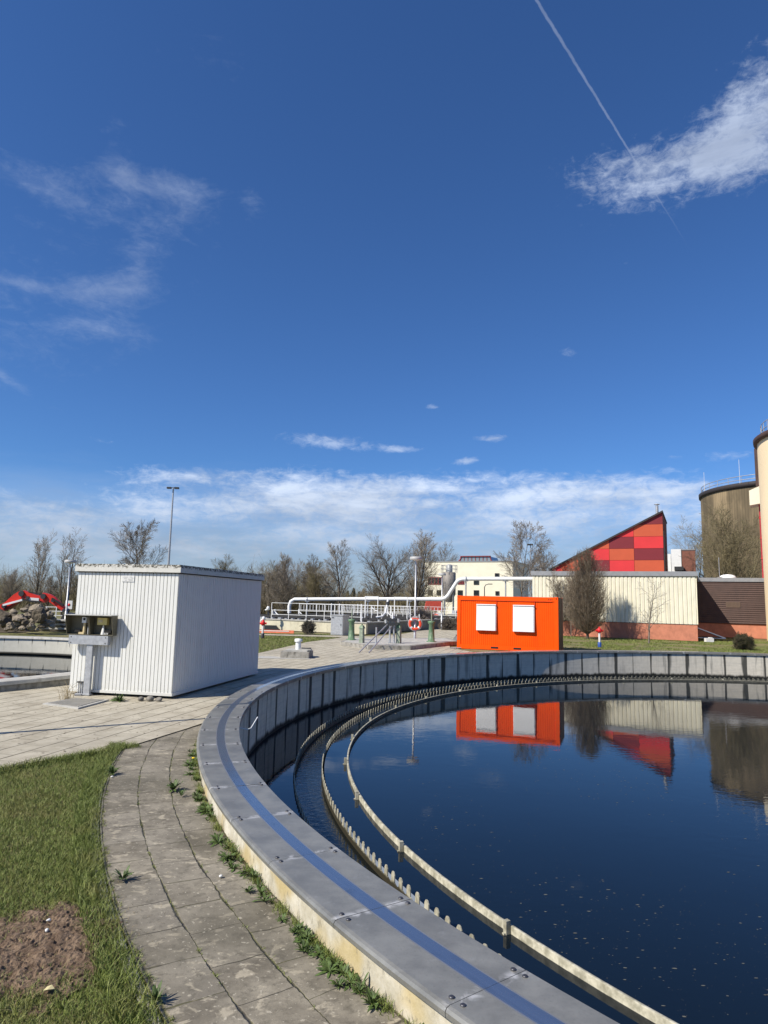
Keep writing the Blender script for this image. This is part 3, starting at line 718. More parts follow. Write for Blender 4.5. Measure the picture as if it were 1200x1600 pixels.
# ------------------------------------------------------------------ white container with its control cabinet
wc0 = atz(268, 1092, GZ); wrz = R(-11.0)                   # local +y runs along the shaded long side, local -x to the left
wc = T('white_container', 'white ribbed sheet metal container with lichened flat roof', 'container', (wc0[0], wc0[1], GZ), wrz)
WW, WL, WH = 2.50, 5.02, 2.90
mb = MB()
rib_wall(mb, (-WW, 0, 0), (1, 0, 0), (0, -1, 0), WW, .07, WH-.16, .088, .032, .19)
rib_wall(mb, (0, 0, 0), (0, 1, 0), (1, 0, 0), WL, .07, WH-.16, .105, .038, .19)
rib_wall(mb, (0, WL, 0), (-1, 0, 0), (0, 1, 0), WW, .07, WH-.16, .088, .032, .19)
rib_wall(mb, (-WW, WL, 0), (0, -1, 0), (-1, 0, 0), WL, .07, WH-.16, .105, .038, .19)
mb.build('wall', M_white, wc)
mb = MB()
mb.box((-WW/2, -.004, .085), (WW+.02, .03, .06)); mb.box((.004, WL/2, .085), (.03, WL+.02, .06)); mb.box((-WW/2, WL+.004, .085), (WW, .03, .06)); mb.box((-WW-.004, WL/2, .085), (.03, WL, .06))
mb.build('base_frame', M_white, wc)
mb = MB(); mb.box((-WW/2, WL/2, WH-.09), (WW+.12, WL+.12, .15)); mb.box((-WW/2, WL/2, WH-.005), (WW+.07, WL+.07, .03)); mb.build('roof', M_fascia, wc)
mb = MB(); mb.box((-WW/2, WL/2, WH-.178), (WW+.05, WL+.05, .018)); mb.build('shadow_gap', M_black, wc)
mb = MB()
for x_ in (-WW+.35, -.55): mb.box((x_, WL/2, .03), (.16, WL-.3, .07))
mb.build('skid', M_dark, wc)
mb = MB(); mb.box((-1.235, -.008, 2.585), (.305, .012, .135)); pl = mb.build('sign_plate', M_plate, wc)
mb = MB()
for (x_, z_, w_) in ((-1.30, 2.62, .10), (-1.17, 2.625, .06), (-1.13, 2.60, .05), (-1.30, 2.585, .07), (-1.18, 2.575, .11), (-1.29, 2.55, .04), (-1.17, 2.545, .09)): mb.box((x_, -.0155, z_), (w_, .003, .013))
mb.build('lettering', M_print, pl)
dirs = Vector((math.cos(wrz), math.sin(wrz), 0)); nrmw = Vector((math.sin(wrz), -math.cos(wrz), 0))
def wcl(px, py, off=0.0):                                   # photo point -> container front coordinates (u to the left negative, z)
    d = Vector(ray(px, py)); P0 = Vector((wc0[0], wc0[1], 0))+nrmw*off
    t = (P0-Vector((0, 0, EYE))).dot(nrmw)/d.dot(nrmw); h = Vector((0, 0, EYE))+d*t
    return (h-P0).dot(dirs), h.z-GZ
ul, zt = wcl(103.5, 962, .25); ur, _ = wcl(177, 962, .25); _, zb = wcl(150, 994, .2); pu, _ = wcl(140, 1050, .09)
cab = T('control_cabinet', 'two hooded olive control boxes on a grey T post against the white container', 'control cabinet', (*(wc0[:2]+np.array(dirs[:2])*pu+np.array(nrmw[:2])*.13), GZ), wrz)
mb = MB(); mb.box((0, 0, (zb-.16)/2), (.145, .07, zb-.16)); mb.box((0, 0, .02), (.19, .12, .025)); mb.build('post', M_galv, cab)
bl, _ = wcl(111, 1003, .1); br, _ = wcl(172, 1003, .1)
mb = MB(); mb.box(((bl+br)/2-pu, -.012, zb-.09), (br-bl, .10, .20)); beam = mb.build('cross_beam', M_galv, cab)
for sx in (bl+.06, br-.06):
    for sz in (-.155, -.03):
        mb = MB(); mb.tube([(sx-pu, -.07, zb+sz), (sx-pu, -.058, zb+sz)], .011, 8); mb.build('screw', M_dark, beam)
hw = (ur-ul)/2-.012; hh = zt-zb
for k in range(2):
    x0 = ul+k*(ur-ul)/2+.006-pu; x1 = x0+hw
    bk, fb, ft = .07, -.07, -.17                            # back, front of the floor, front of the roof (the mouth leans out)
    mb = MB(); th = .012
    side = [(bk, 0), (fb, 0), (ft, hh), (bk, hh)]
    for xs in (x0, x1-th):
        mb.prism(side, (xs, 0, zb+.02), (0, 1, 0), (0, 0, 1), (th, 0, 0))
    mb.box(((x0+x1)/2, (bk+fb)/2, zb+.026), (hw-2*th, bk-fb, .012)); mb.box(((x0+x1)/2, bk-.006, zb+.02+hh/2), (hw-2*th, .012, hh))
    hd = mb.build('hood', M_hood, cab)
    mb = MB(); mb.box(((x0+x1)/2, (bk+ft)/2-.012, zb+.02+hh+.008), (hw+.02, bk-ft+.03, .016)); mb.build('hood_roof', M_hoodt, hd)
    xc = (x0+x1)/2
    if k == 0:
        mb = MB(); mb.box((xc+.10, .01, zb+.345), (.105, .07, .125)); d_ = mb.build('meter', M_whitem, cab)
        mb = MB(); mb.box((xc+.105, -.028, zb+.365), (.055, .006, .05)); mb.build('display', M_black, d_)
        mb = MB(); mb.tube([(xc+.10, .01, zb+.03), (xc+.10, .01, zb+.285)], [.035, .028], 8); mb.box((xc+.06, .0, zb+.05), (.13, .09, .05)); mb.build('meter_stand', M_beige, cab)
        mb = MB(); mb.box((xc-.08, .02, zb+.10), (.16, .05, .05)); mb.build('switch_box', M_black, cab)
        mb = MB(); mb.tube([(xc+.19, .02, zb+.03), (xc+.19, .02, zb+.20)], .016, 8); mb.build('cable', M_grey, cab)
    else:
        mb = MB(); mb.box((xc-.02, .0, zb+.325), (.235, .09, .155)); d_ = mb.build('device', M_ydev, cab)
        mb = MB(); mb.box((xc-.06, -.048, zb+.33), (.11, .006, .06)); mb.build('display', M_beige, d_)
        mb = MB(); mb.tube([(xc-.02, .02, zb+.03), (xc-.02, .02, zb+.25)], [.05, .012], 6); mb.build('device_stand', M_plate, cab)
        mb = MB(); mb.box((xc+.09, .03, zb+.10), (.17, .04, .06)); mb.box((xc-.05, .03, zb+.09), (.06, .05, .08)); mb.build('switch_box', M_black, cab)
        mb = MB()
        for q_ in range(3): mb.tube([(xc+.04+q_*.035, -.01, zb+.03), (xc+.05+q_*.035, -.01, zb+.075)], .010, 6)
        mb.build('plug', M_plate, cab)
# grey conduits at the foot of the container wall
u0_, z0_ = wcl(127, 1075, .05)
cd = T('conduit_bundle', 'small bundle of grey cable conduits at the foot of the white container', 'conduits', (*(wc0[:2]+np.array(dirs[:2])*u0_+np.array(nrmw[:2])*.05), GZ), wrz)
mb = MB()
for q_ in range(4): mb.tube([(-.07+q_*.045, 0, 0), (-.07+q_*.045, 0, .26)], .014, 8)
mb.build('pipe', M_galv, cd)
mb = MB(); mb.box((0, -.005, .268), (.19, .06, .03)); mb.build('clamp', M_dark, cd)
mb = MB(); mb.box((0.02, -.12, .018), (.15, .16, .03), rz=.5); mb.build('foot_plate', M_galv, cd)
# checker plate cover
cs = [atz(66.5, 1101, GZ), atz(117, 1092.5, GZ), atz(170, 1095, GZ), atz(122, 1108, GZ)]
cc = sum(cs)/4
cv = T('manhole_cover', 'flat checker plate cover in the paving before the white container', 'manhole cover', (cc[0], cc[1], GZ))
mb = MB(); mb.prism([((p-cc)[0], (p-cc)[1]) for p in cs], (0, 0, -.004), (1, 0, 0), (0, 1, 0), (0, 0, .03)); mb.build('frame', M_concl, cv)
mb = MB(); mb.prism([((p-cc)[0]*.84, (p-cc)[1]*.84) for p in cs], (0, 0, .02), (1, 0, 0), (0, 1, 0), (0, 0, .015)); mb.build('lid', M_check, cv)
def stone(name, loc, r, seed, m_, label=None, cat=None, group=None, flat=.65, parent=None, sub=2, jag=.25):
    bm = bmesh.new(); bmesh.ops.create_icosphere(bm, subdivisions=sub, radius=1)
    rn = np.random.default_rng(seed); k = rn.normal(size=(9, 3)); k /= np.linalg.norm(k, axis=1)[:, None]; cut = rn.uniform(.55, .9, 9)
    for v in bm.verts:
        c = np.array(v.co)
        for i in range(9 if jag > .3 else 4):                       # broken faces
            d = float(c @ k[i])
            if d > cut[i]: c = c-k[i]*(d-cut[i])
        c = c*(1+jag*.5*mnoise.fractal(Vector(tuple(c*2.2+seed)), .8, 2.1, 4))
        v.co = Vector((c[0]*r, c[1]*r*.85, c[2]*r*flat))
    me = bpy.data.meshes.new(name); bm.to_mesh(me); bm.free(); me.materials.append(m_)
    for p_ in me.polygons: p_.use_smooth = jag < .3
    o = bpy.data.objects.new(name, me); COL.objects.link(o); o.location = tuple(map(float, loc)); o.rotation_euler = (0, 0, seed*1.3)
    if parent is not None: o.parent = parent
    if label: tag(o, label, cat, group)
    return o
for i, (px, py, r_, lb) in enumerate(((219.5, 1094.5, .075, 'flat stone leftmost of three under the edge of the white container'), (234, 1095, .10, 'largest rounded stone, middle of three under the white container'), (248, 1095.5, .08, 'rounded stone nearest the corner under the white container'))):
    p = atz(px, py, GZ); stone('stone', (p[0], p[1], GZ+r_*.45), r_, i+3, M_stone, lb, 'stone')

# ------------------------------------------------------------------ weeds, leaf, flower
def rosette(seed, n, L, up=.5):
    rn = np.random.default_rng(seed); V = []; Fc = []
    for i in range(n):
        a = rn.uniform(0, 6.28); l = L*rn.uniform(.55, 1.15); e = rn.uniform(.15, 1.0)*up; wd = l*rn.uniform(.10, .28)
        d = np.array([math.cos(a), math.sin(a)]); s_ = np.array([-d[1], d[0]]); b = len(V)
        for k, (t, ww) in enumerate(((0, .25), (.25, .7), (.5, 1.0), (.78, .75), (1.0, .05))):
            rr_ = l*t*math.cos(e*.9); zz = l*(math.sin(e*1.2)*t-.55*t*t*math.cos(e))+.03*t
            tw = rn.uniform(-.2, .2)
            for sg in (-1, 1):
                q_ = d*rr_+s_*sg*wd*ww*.5*(1+.25*rn.uniform(-1, 1)); V.append((q_[0], q_[1], max(.002, zz+sg*tw*wd)))
        for k in range(4): Fc.append((b+2*k, b+2*k+1, b+2*k+3, b+2*k+2))
    return V, Fc
protos = []
GW = 'weeds along the foot of the tank wall'; LW = 'green weed rosette growing in the joint at the foot of the yellowed tank wall'
angs = list(np.linspace(191.5, 219.5, 210)+rng.normal(0, .22, 210))
for i, a in enumerate(angs):
    dens_ = .5+.5*math.sin(a*1.1)+.5*math.sin(a*2.7+1)
    if rng.uniform() > .20+.75*dens_: continue
    r_ = 17.37+abs(rng.normal(0, .045)); sc = rng.uniform(.45, 1.15)
    loc = (CX+r_*math.cos(R(a)), CY+r_*math.sin(R(a)), -.24)
    if len(protos) < 14:
        V, Fc = rosette(i+40, int(rng.integers(12, 34)), rng.uniform(.05, .115), rng.uniform(.6, 1.1)); o = np_mesh('weed_clump', V, Fc, M_weed); tag(o, LW, 'weed', GW); protos.append(o)
    else:
        o = random.choice(protos).copy(); COL.objects.link(o)
    o.location = loc; o.rotation_euler = (0, 0, rng.uniform(0, 6.28)); o.scale = (sc, sc, sc*rng.uniform(.8, 1.2))
def weed(px, py, L, n, label, seed):
    p = atz(px, py, GZ-.01); V, Fc = rosette(seed, n, L, 1.1); o = np_mesh('weed_clump', V, Fc, M_weed); tag(o, label, 'weed'); o.location = tuple(p); return o
Pw = np.stack([17.352+np.abs(rng.normal(0, .03, 9000)), rng.uniform(188, 222, 9000)], 1)
Pw = Pw[np.sin(Pw[:, 1]*2.9)+np.sin(Pw[:, 1]*7.1+2)+rng.normal(0, .5, len(Pw)) > .35]
blades('joint_grass', np.stack([CX+Pw[:, 0]*np.cos(np.radians(Pw[:, 1])), CY+Pw[:, 0]*np.sin(np.radians(Pw[:, 1]))], 1), .055, .005, -.243, 'thin grass in the joint between path and tank wall', lean=.9)
Pw = np.stack([np.where(rng.uniform(size=6000) < .5, 17.69, 18.05)+rng.normal(0, .007, 6000), rng.uniform(194, 222, 6000)], 1)
Pw[:3500, 0] = 18.39+rng.normal(0, .012, 3500)
kp = np.sin(Pw[:, 1]*5.3+Pw[:, 0]*9)+np.sin(Pw[:, 1]*13.1+2)+np.sin(Pw[:, 1]*2.1+Pw[:, 0]*5)+rng.normal(0, .3, len(Pw)) > 1.0
Pw = Pw[kp]
blades('joint_moss', np.stack([CX+Pw[:, 0]*np.cos(np.radians(Pw[:, 1])), CY+Pw[:, 0]*np.sin(np.radians(Pw[:, 1]))], 1), .018, .006, -.243, 'moss and tiny grass in the joints of the slab path', lean=1.2)
weed(187, 1096, .20, 60, 'bushy green weed beside the checker plate at the container foot', 11)
weed(271, 1234, .12, 40, 'lone green weed in the middle of the slab path', 12)
weed(283, 1244, .07, 20, 'tiny weed in the path joint below the lone weed', 13)
weed(176, 1210, .12, 40, 'leafy weed at the lawn edge where the path begins', 14)
weed(192, 1374, .09, 30, 'flat weed on the left joint of the slab path', 15)
weed(243, 1565, .08, 30, 'weed in the mossy left joint near the bottom of the picture', 16)
p = atz(303, 1187, -.20); fl = T('dandelion', 'small yellow dandelion flower beside the tank coping', 'flower', (p[0]-.02, p[1], -.24))
mb = MB(); mb.tube([(0, 0, 0), (.01, 0, .05)], .003, 5); mb.build('stem', M_weed, fl); mb = MB(); mb.lathe([(0, .052), (.018, .056), (.022, .064), (.012, .072), (0, .073)], 10, (.01, 0, 0)); mb.build('blossom', M_yel, fl)
p = atz(76, 1554, -.25); mb = MB(); mb.add([(-.03, -.01, 0), (0, -.022, .012), (.032, 0, .006), (.005, .022, .016), (-.02, .018, .008)], [(0, 1, 2, 3, 4)]); mb.add([(-.03, -.01, -.004), (0, -.022, .008), (.032, 0, .002), (.005, .022, .012), (-.02, .018, .004)], [(4, 3, 2, 1, 0)])
o = mb.build('leaf', M_leaf); tag(o, 'pale yellow dry leaf lying on the near lawn', 'leaf'); o.location = (p[0], p[1], -.225)
for i, (px, py, lb) in enumerate(((76, 1440, 'small white pebble at the top of the soil patch'), (73, 1456, 'second white pebble lower on the soil patch'), (175, 1215, 'whitish pebble at the lawn edge near the paving'), (345, 1371, 'pale pebble lying on the slab path'))):
    p = atz(px, py, -.235); stone('pebble', (p[0], p[1], -.225), .018, i+20, M_plate, lb, 'pebble')
n = 420; V = []; Fc = []
for i in range(n):
    x, y = rng.uniform(-8, -3.2), rng.uniform(8.6, 16.5)
    if y < 8.9+(x+4.8)*1.38 or (x+4.5)*.98+(y-14.97)*.19 < 0 and y > 14.8: continue
    r_ = rng.uniform(.006, .020); a = rng.uniform(0, 6.28); b = len(V)
    for k in range(4): V.append((x+r_*math.cos(a+k*1.57)*(1.6 if k % 2 else .7), y+r_*math.sin(a+k*1.57)*(1.6 if k % 2 else .7), -.221+rng.uniform(0, .006)))
    Fc.append((b, b+1, b+2, b+3))
tag(np_mesh('leaf_litter', V, Fc, mat('leaf_litter', (.10, .075, .045), .9, var=.5, scale=9)), 'small dead leaf bits scattered over the pale paving', 'leaf litter', kind='stuff')
# dry grass stalks at the left corner of the container
p = atz(108, 1092, GZ); mb = MB()
for i in range(26):
    a = rng.uniform(0, 6.28); l = rng.uniform(.15, .42); x_, y_ = rng.normal(0, .06, 2)
    mb.tube([(x_, y_, 0), (x_+math.cos(a)*l*.3, y_+math.sin(a)*l*.3, l*.7), (x_+math.cos(a)*l*.8, y_+math.sin(a)*l*.8, l)], [.004, .003, .001], 4)
o = mb.build('dry_grass_tuft', M_dry); tag(o, 'dry straw coloured grass tuft at the left corner of the white container', 'grass tuft'); o.location = (p[0]-.05, p[1]-.05, GZ)

# ------------------------------------------------------------------ orange container
ofr = np.array([8.33, 31.90]); orz = R(-20.0); odir = np.array([math.cos(orz), math.sin(orz)])
OW, OD, OH = 4.88, 2.43, 2.58
o0 = ofr-odir*OW
oc = T('orange_container', 'bright orange site container with two closed white shutters at the tank edge', 'container', (o0[0], o0[1], GZ-.02), orz)
mb = MB()
rib_wall(mb, (.13, .03, 0), (1, 0, 0), (0, -1, 0), OW-.26, .20, OH-.19, .10, .012, .22)
rib_wall(mb, (OW-.13, OD-.03, 0), (-1, 0, 0), (0, 1, 0), OW-.26, .20, OH-.19, .10, .012, .22)
rib_wall(mb, (.03, OD-.13, 0), (0, -1, 0), (-1, 0, 0), OD-.26, .20, OH-.19, .10, .012, .22)
mb.build('wall', M_orange, oc)
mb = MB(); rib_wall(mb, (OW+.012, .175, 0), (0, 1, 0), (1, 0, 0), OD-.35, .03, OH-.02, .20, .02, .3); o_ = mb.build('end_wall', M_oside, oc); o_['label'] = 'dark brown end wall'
for x_ in (.085, OW-.085):
    for y_ in (.085, OD-.085):
        mb = MB(); mb.box((x_, y_, OH/2), (.17, .17, OH-.001)); p_ = mb.build('corner_post', M_orange, oc)
        if y_ < 1:
            mb = MB(); mb.box((x_, -.003, OH-.075), (.05, .008, .05)); mb.build('casting_hole', M_black, p_)
mb = MB(); mb.box((OW/2, OD/2, OH-.03), (OW-.3, OD-.3, .03)); mb.build('roof', M_orange, oc)
for y_, dy in ((.06, 0), (OD-.06, 0)):
    mb = MB(); mb.box((OW/2, y_, OH-.11), (OW-.34, .12, .20)); rl = mb.build('top_rail', M_orange, oc)
    mb = MB(); mb.box((OW/2, y_, .10), (OW-.34, .118, .20)); rb = mb.build('bottom_rail', M_orange, oc)
    if y_ < 1:
        for uf in (.382, .605):
            mb = MB(); mb.box((OW*uf, -.001, .105), (.36, .012, .085)); mb.build('fork_pocket', M_black, rb)
        mb = MB(); mb.box((OW*.925, -.001, OH-.125), (.05, .006, .05), rz=0); mb.box((OW*.909, -.001, OH-.118), (.03, .006, .065)); mb.box((OW*.942, -.001, OH-.122), (.055, .006, .035)); mb.build('marking', mat('dark_marking', (.10, .012, .006), .6), rl)
        mb = MB(); mb.box((OW/2-.08, .012, OH-.218), (OW-.45, .04, .022)); mb.build('drip_gap', M_odark, rl)
for x_ in (.06, OW-.06):
    mb = MB(); mb.box((x_, OD/2, OH-.11), (.12, OD-.34, .20)); mb.build('top_rail', M_orange, oc)
    mb = MB(); mb.box((x_, OD/2, .10), (.118, OD-.34, .20)); mb.build('bottom_rail', M_orange, oc)
for u0, u1 in ((.202, .399), (.567, .774)):
    zb_, zt_ = OH*(1-.645), OH*(1-.17)
    sh = MB(); w_ = OW*(u1-u0); n = 26
    for i in range(n):
        z0 = zb_+(zt_-zb_)*i/n; z1 = zb_+(zt_-zb_)*(i+1)/n; tl = -.05-.07*(1-(i+.5)/n)
        sh.box((OW*(u0+u1)/2, tl, (z0+z1)/2), (w_-.06, .025, (z1-z0)-.003))
    so = sh.build('shutter', M_shut, oc)
    mb = MB()
    for xs in (OW*u0+.015, OW*u1-.015): mb.prism([(.0, zt_), (-.065, zt_), (-.135, zb_), (0, zb_)], (xs-.015, .03, 0), (0, 1, 0), (0, 0, 1), (.03, 0, 0))
    mb.box((OW*(u0+u1)/2, -.05, zt_+.02), (w_, .10, .04)); mb.build('guide_rail', M_shut, so)
    mb = MB(); mb.box((OW*u1+.012, .012, zt_+.14), (.022, .03, .28)); mb.build('strap', M_odark, so)
p = atz(702, 1013, GZ); mb = MB()
for i in range(5): mb.tube([(i*.09, 0, .03), (i*.09+.18, .1, .05)], .025, 6)
o = mb.build('metal_scraps', M_galv); tag(o, 'few short metal bars lying at the left foot of the orange container', 'scrap bars'); o.location = (p[0], p[1]-.3, GZ)

# ------------------------------------------------------------------ lamps, lifebuoy
def lamp(x, y, h, label, hr=.33, r=.055, z=GZ):
    t = T('street_lamp', label, 'street lamp', (x, y, z), 0, 'disc headed post lamps of the works')
    mb = MB(); mb.tube([(0, 0, 0), (0, 0, h*.28), (0, 0, h*.281), (0, 0, h-.10)], [r*1.35, r*1.35, r, r*.85], 10); mb.build('pole', M_galv, t)
    hd = MB(); hd.lathe([(.06, h-.13), (.10, h-.12), (hr*.55, h-.095), (hr*.97, h-.085)], 24); dd_ = hd.build('diffuser', M_shut, t)
    hd = MB(); hd.lathe([(hr*.97, h-.088), (hr, h-.07), (hr, h+.06), (hr*.85, h+.085), (0, h+.10)], 24); hd.build('lamp_head', M_lampg, t)
    hd = MB(); hd.lathe([(hr*.86, h+.086), (hr*.5, h+.10), (0, h+.115)], 24); hd.build('lid', M_dark, t)
    return t
P = atz(648, 1003, GZ); lamp1 = lamp(P[0], P[1], 4.62, 'tall disc headed lamp post carrying the lifebuoy beside the platform', .34)
P1 = P
P = atz(690, 984, GZ); lamp(P[0], P[1], 4.45, 'slimmer disc headed lamp post left of the orange container by the road', .30)
P = atz(101, 986, GZ); lamp(P[0], P[1], 4.15, 'disc headed lamp post behind the second tank, left of the white container', .33)
lamp(-7.45, 10.16, 6.0, 'disc headed lamp post at the left edge throwing the long shadow over the paving', .33)
lb = T('lifebuoy', 'red and white lifebuoy hung on the tall lamp post', 'lifebuoy', (P1[0], P1[1]-.12, GZ+1.0), 0)
def torus(mb, Rm, r, a0, a1, n, k=10, cx=0, cz=0):
    mb.tube([(cx+Rm*math.cos(a0+(a1-a0)*i/n), 0, cz+Rm*math.sin(a0+(a1-a0)*i/n)) for i in range(n+1)], r, k, cap=False)
mb = MB(); torus(mb, .29, .07, 0, 2*math.pi, 40); mb.build('ring', M_buoy, lb)
for k in range(4):
    mb = MB(); torus(mb, .29, .073, k*math.pi/2+.62, k*math.pi/2+.95, 4); mb.build('band', M_whitem, lb)
mb = MB()
for k in range(4): torus(mb, .385, .010, k*math.pi/2+.8, k*math.pi/2+2.35, 8, 5)
mb.build('grab_rope', M_whitem, lb)
hb = T('buoy_holder', 'grey holder box on the lamp post above the lifebuoy', 'holder', (P1[0], P1[1]-.02, GZ+1.32))
mb = MB(); mb.box((0, -.10, 0), (.26, .12, .20)); mb.build('box', M_grey, hb); mb = MB(); mb.lathe([(.085, -.05), (.085, .05)], 10); mb.build('clamp', M_dark, hb)
def yaw_to(ax): return math.atan2(ax[1], ax[0])
GR = yaw_to(A2)
# floodlight mast
q = aty(271, 762, 62); t = T('floodlight_mast', 'tall thin floodlight mast rising behind the white container', 'floodlight', (q[0], q[1], GZ))
h = q[2]-GZ
mb = MB(); mb.tube([(0, 0, 0), (0, 0, h*.5), (0, 0, h)], [.12, .10, .07], 8); mb.build('pole', M_galv, t)
mb = MB(); mb.box((0, 0, h), (.9, .06, .06)); ar = mb.build('arm', M_dark, t)
for sx in (-.36, .36):
    mb = MB(); mb.box((sx, -.12, h-.05), (.38, .30, .16)); mb.build('floodlight', M_dark, ar)
# street lamps near the office
q = aty(757, 914, 88); t = T('street_lamp', 'curved arm street lamp before the cream office building', 'street lamp', (q[0], q[1], GZ)); h = q[2]-GZ
mb = MB(); mb.tube([(0, 0, 0), (0, 0, h-.3), (.15, 0, h), (.5, 0, h+.12)], [.07, .06, .05, .04], 8); mb.build('pole', M_dark, t); mb = MB(); mb.box((.75, 0, h+.13), (.55, .2, .1)); mb.build('lamp_head', M_dark, t)
q = aty(829, 851, 70); t = T('street_lamp', 'slim lamp post with square head between the two bare trees', 'street lamp', (q[0], q[1], GZ)); h = q[2]-GZ
mb = MB(); mb.tube([(0, 0, 0), (0, 0, h)], [.08, .05], 8); mb.build('pole', M_galv, t); mb = MB(); mb.box((-.05, 0, h), (.55, .4, .14)); mb.build('lamp_head', M_dark, t)

# ------------------------------------------------------------------ hydrants
def hydrant(px, py, h, label, base_m):
    p = atz(px, py, GZ); t = T('hydrant', label, 'hydrant', (p[0], p[1], GZ), 0, 'red topped hydrant posts')
    mb = MB(); mb.lathe([(.10, 0), (.10, .24), (.075, .26)], 12); mb.lathe([(0, .261), (.07, .262)], 12); mb.build('foot', base_m, t)
    mb = MB(); mb.lathe([(.055, .25), (.055, h-.30)], 12); mb.build('barrel', M_whitem, t)
    mb = MB(); mb.lathe([(.06, h-.32), (.11, h-.30), (.12, h-.20), (.11, h-.12), (.06, h-.06), (.035, h-.05), (.035, h), (0, h)], 14)
    for s_ in (-1, 1): mb.tube([(s_*.05, 0, h-.21), (s_*.20, 0, h-.21)], [.06, .055], 10)
    mb.tube([(0, -.05, h-.21), (0, -.17, h-.21)], .05, 10); mb.build('head', M_red, t)
hydrant(937, 1011, 1.08, 'red hydrant on white post with blue foot before the round hornbeam', M_blue)
hydrant(410, 997, 1.02, 'red hydrant on pale post at the right corner of the white container', M_dark)

# ------------------------------------------------------------------ valve platform
pl_ = [atz(531, 1008.5, GZ), atz(575, 1014.5, GZ), atz(641, 1015.5, GZ), atz(716, 1007, GZ), atz(700, 1002, GZ), atz(545, 1002.5, GZ)]
pc_ = sum(pl_)/len(pl_)
vp = T('concrete_platform', 'low concrete kerbed platform under the green valve pillars', 'platform', (pc_[0], pc_[1], GZ))
mb = MB(); loc2 = [((p-pc_)[0], (p-pc_)[1]) for p in pl_]
mb.prism(loc2, (0, 0, -.02), (1, 0, 0), (0, 1, 0), (0, 0, .20)); mb.build('kerb', M_conc, vp)
mb = MB(); mb.prism([(x*.93, y*.90) for x, y in loc2], (0, 0, .181), (1, 0, 0), (0, 1, 0), (0, 0, .012)); mb.build('slab', M_concl, vp)
PZ = GZ+.19
def pillar(px, py, label, h=1.06, sp=.55):
    p = atz(px, py-3, PZ); t = T('valve_pillar', label, 'valve pillar', (p[0], p[1], PZ), 0, 'green valve pillars by the tank')
    mb = MB(); mb.lathe([(.26, 0), (.26, .035), (.17, .05), (.145, .5), (.13, h-.18), (.19, h-.12), (.20, h-.02), (.10, h), (0, h)], 16); mb.build('column', M_green, t)
    mb = MB(); mb.tube([(0, 0, h), (0, 0, h+sp)], [.035, .028], 8); mb.build('spindle', M_greeng, t)
pillar(549, 1003, 'green round valve pillar at the left end of the platform')
pillar(674, 1006, 'green round valve pillar at the right end beside the lifebuoy post')
def gbox(px, py, label, h=.86, m_=M_greeng):
    p = atz(px, py-3, PZ); t = T('valve_box', label, 'valve box', (p[0], p[1], PZ), GR)
    mb = MB(); mb.box((0, 0, h*.4), (.20, .22, h*.8), taper=.86); mb.build('housing', m_, t)
    mb = MB(); mb.box((0, 0, h*.88), (.24, .25, h*.17), taper=.6); mb.tube([(0, 0, h*.96), (0, 0, h*1.06)], .035, 8); mb.build('cap', M_green, t)
gbox(565, 1007.5, 'slim faded green valve box beside the left pillar')
gbox(623, 1008, 'green topped valve box right of the twin valve pipes', .92, M_greeng)
p = atz(612, 1005, PZ); t = T('valve_stand', 'twin grey valve pipes with handwheels in the middle of the platform', 'valve', (p[0], p[1], PZ))
for s_ in (-.10, .10):
    mb = MB(); mb.tube([(s_, 0, 0), (s_, 0, 1.15)], .045, 8); mb.box((s_, 0, .02), (.16, .2, .03)); mb.build('pipe', M_galv, t)
mb = MB(); mb.box((0, 0, 1.10), (.44, .18, .14)); mb.box((0, 0, .92), (.36, .24, .14)); mb.tube([(-.28, 0, 1.16), (.28, 0, 1.16)], .05, 8); mb.build('valve_body', M_dark, t)
mb = MB(); mb.tube([(.02, 0, 1.15), (.02, 0, 1.48)], [.06, .03], 8); mb.build('spindle', M_whitem, t)
mb = MB(); mb.tube([(.30, -.02, 1.0), (.30, -.02, 1.18)], .06, 8); mb.tube([(-.30, 0, .95), (-.30, 0, 1.12)], .06, 8); mb.build('coupling', M_grey, t)
# slanting hand rails leading down from the valve stand
pa, pb = atz(560.5, 1020, GZ), atz(576, 1020.5, GZ)
qa, qb = aty(606, 975, p[1]+.05), aty(613, 977, p[1]+.05)
t = T('slanting_rail', 'thin slanting steel rails with one post leaning to the valve stand', 'handrail', (pa[0], pa[1], GZ))
off = np.array([pa[0], pa[1], GZ])
for a_, b_ in ((pa, qa), (pb, qb)):
    mb = MB(); mb.tube([tuple(a_-off), tuple(b_-off)], .028, 6); mb.build('rail', M_galv, t)
c_ = atz(587.5, 1013.5, GZ); mb = MB(); mb.tube([tuple(c_-off), (c_[0]-off[0], c_[1]-off[1], .98)], .04, 8); mb.build('post', M_galv, t)
# capped shaft block with vent
e0, e1 = atz(438, 1027.8, GZ), atz(482, 1029, GZ)
u_ = (e1-e0)[:2]; wd = np.hypot(*u_); u_ = u_/wd; ang = yaw_to(u_)
t = T('shaft_block', 'square concrete shaft block with lid and white vent pipe on the paving', 'shaft cover', (e0[0], e0[1], GZ), ang)
mb = MB(); mb.box((wd/2, .55, .115), (wd, 1.1, .23)); mb.build('block', M_conc, t)
mb = MB(); mb.box((wd/2+.02, .60, .255), (wd*.8, .85, .05)); mb.box((wd/2+.34, .50, .30), (.42, .3, .05)); ld = mb.build('lid', M_concl, t)
mb = MB(); mb.box((wd/2+.36, .48, .345), (.36, .08, .04)); mb.build('handle', M_dark, ld)
mb = MB(); mb.tube([(wd*.52, .62, .25), (wd*.52, .62, .60)], .105, 14); mb.lathe([(.15, .58), (.15, .68), (0, .70)], 14, (wd*.52, .62, 0)); mb.build('vent_pipe', M_whitem, t)
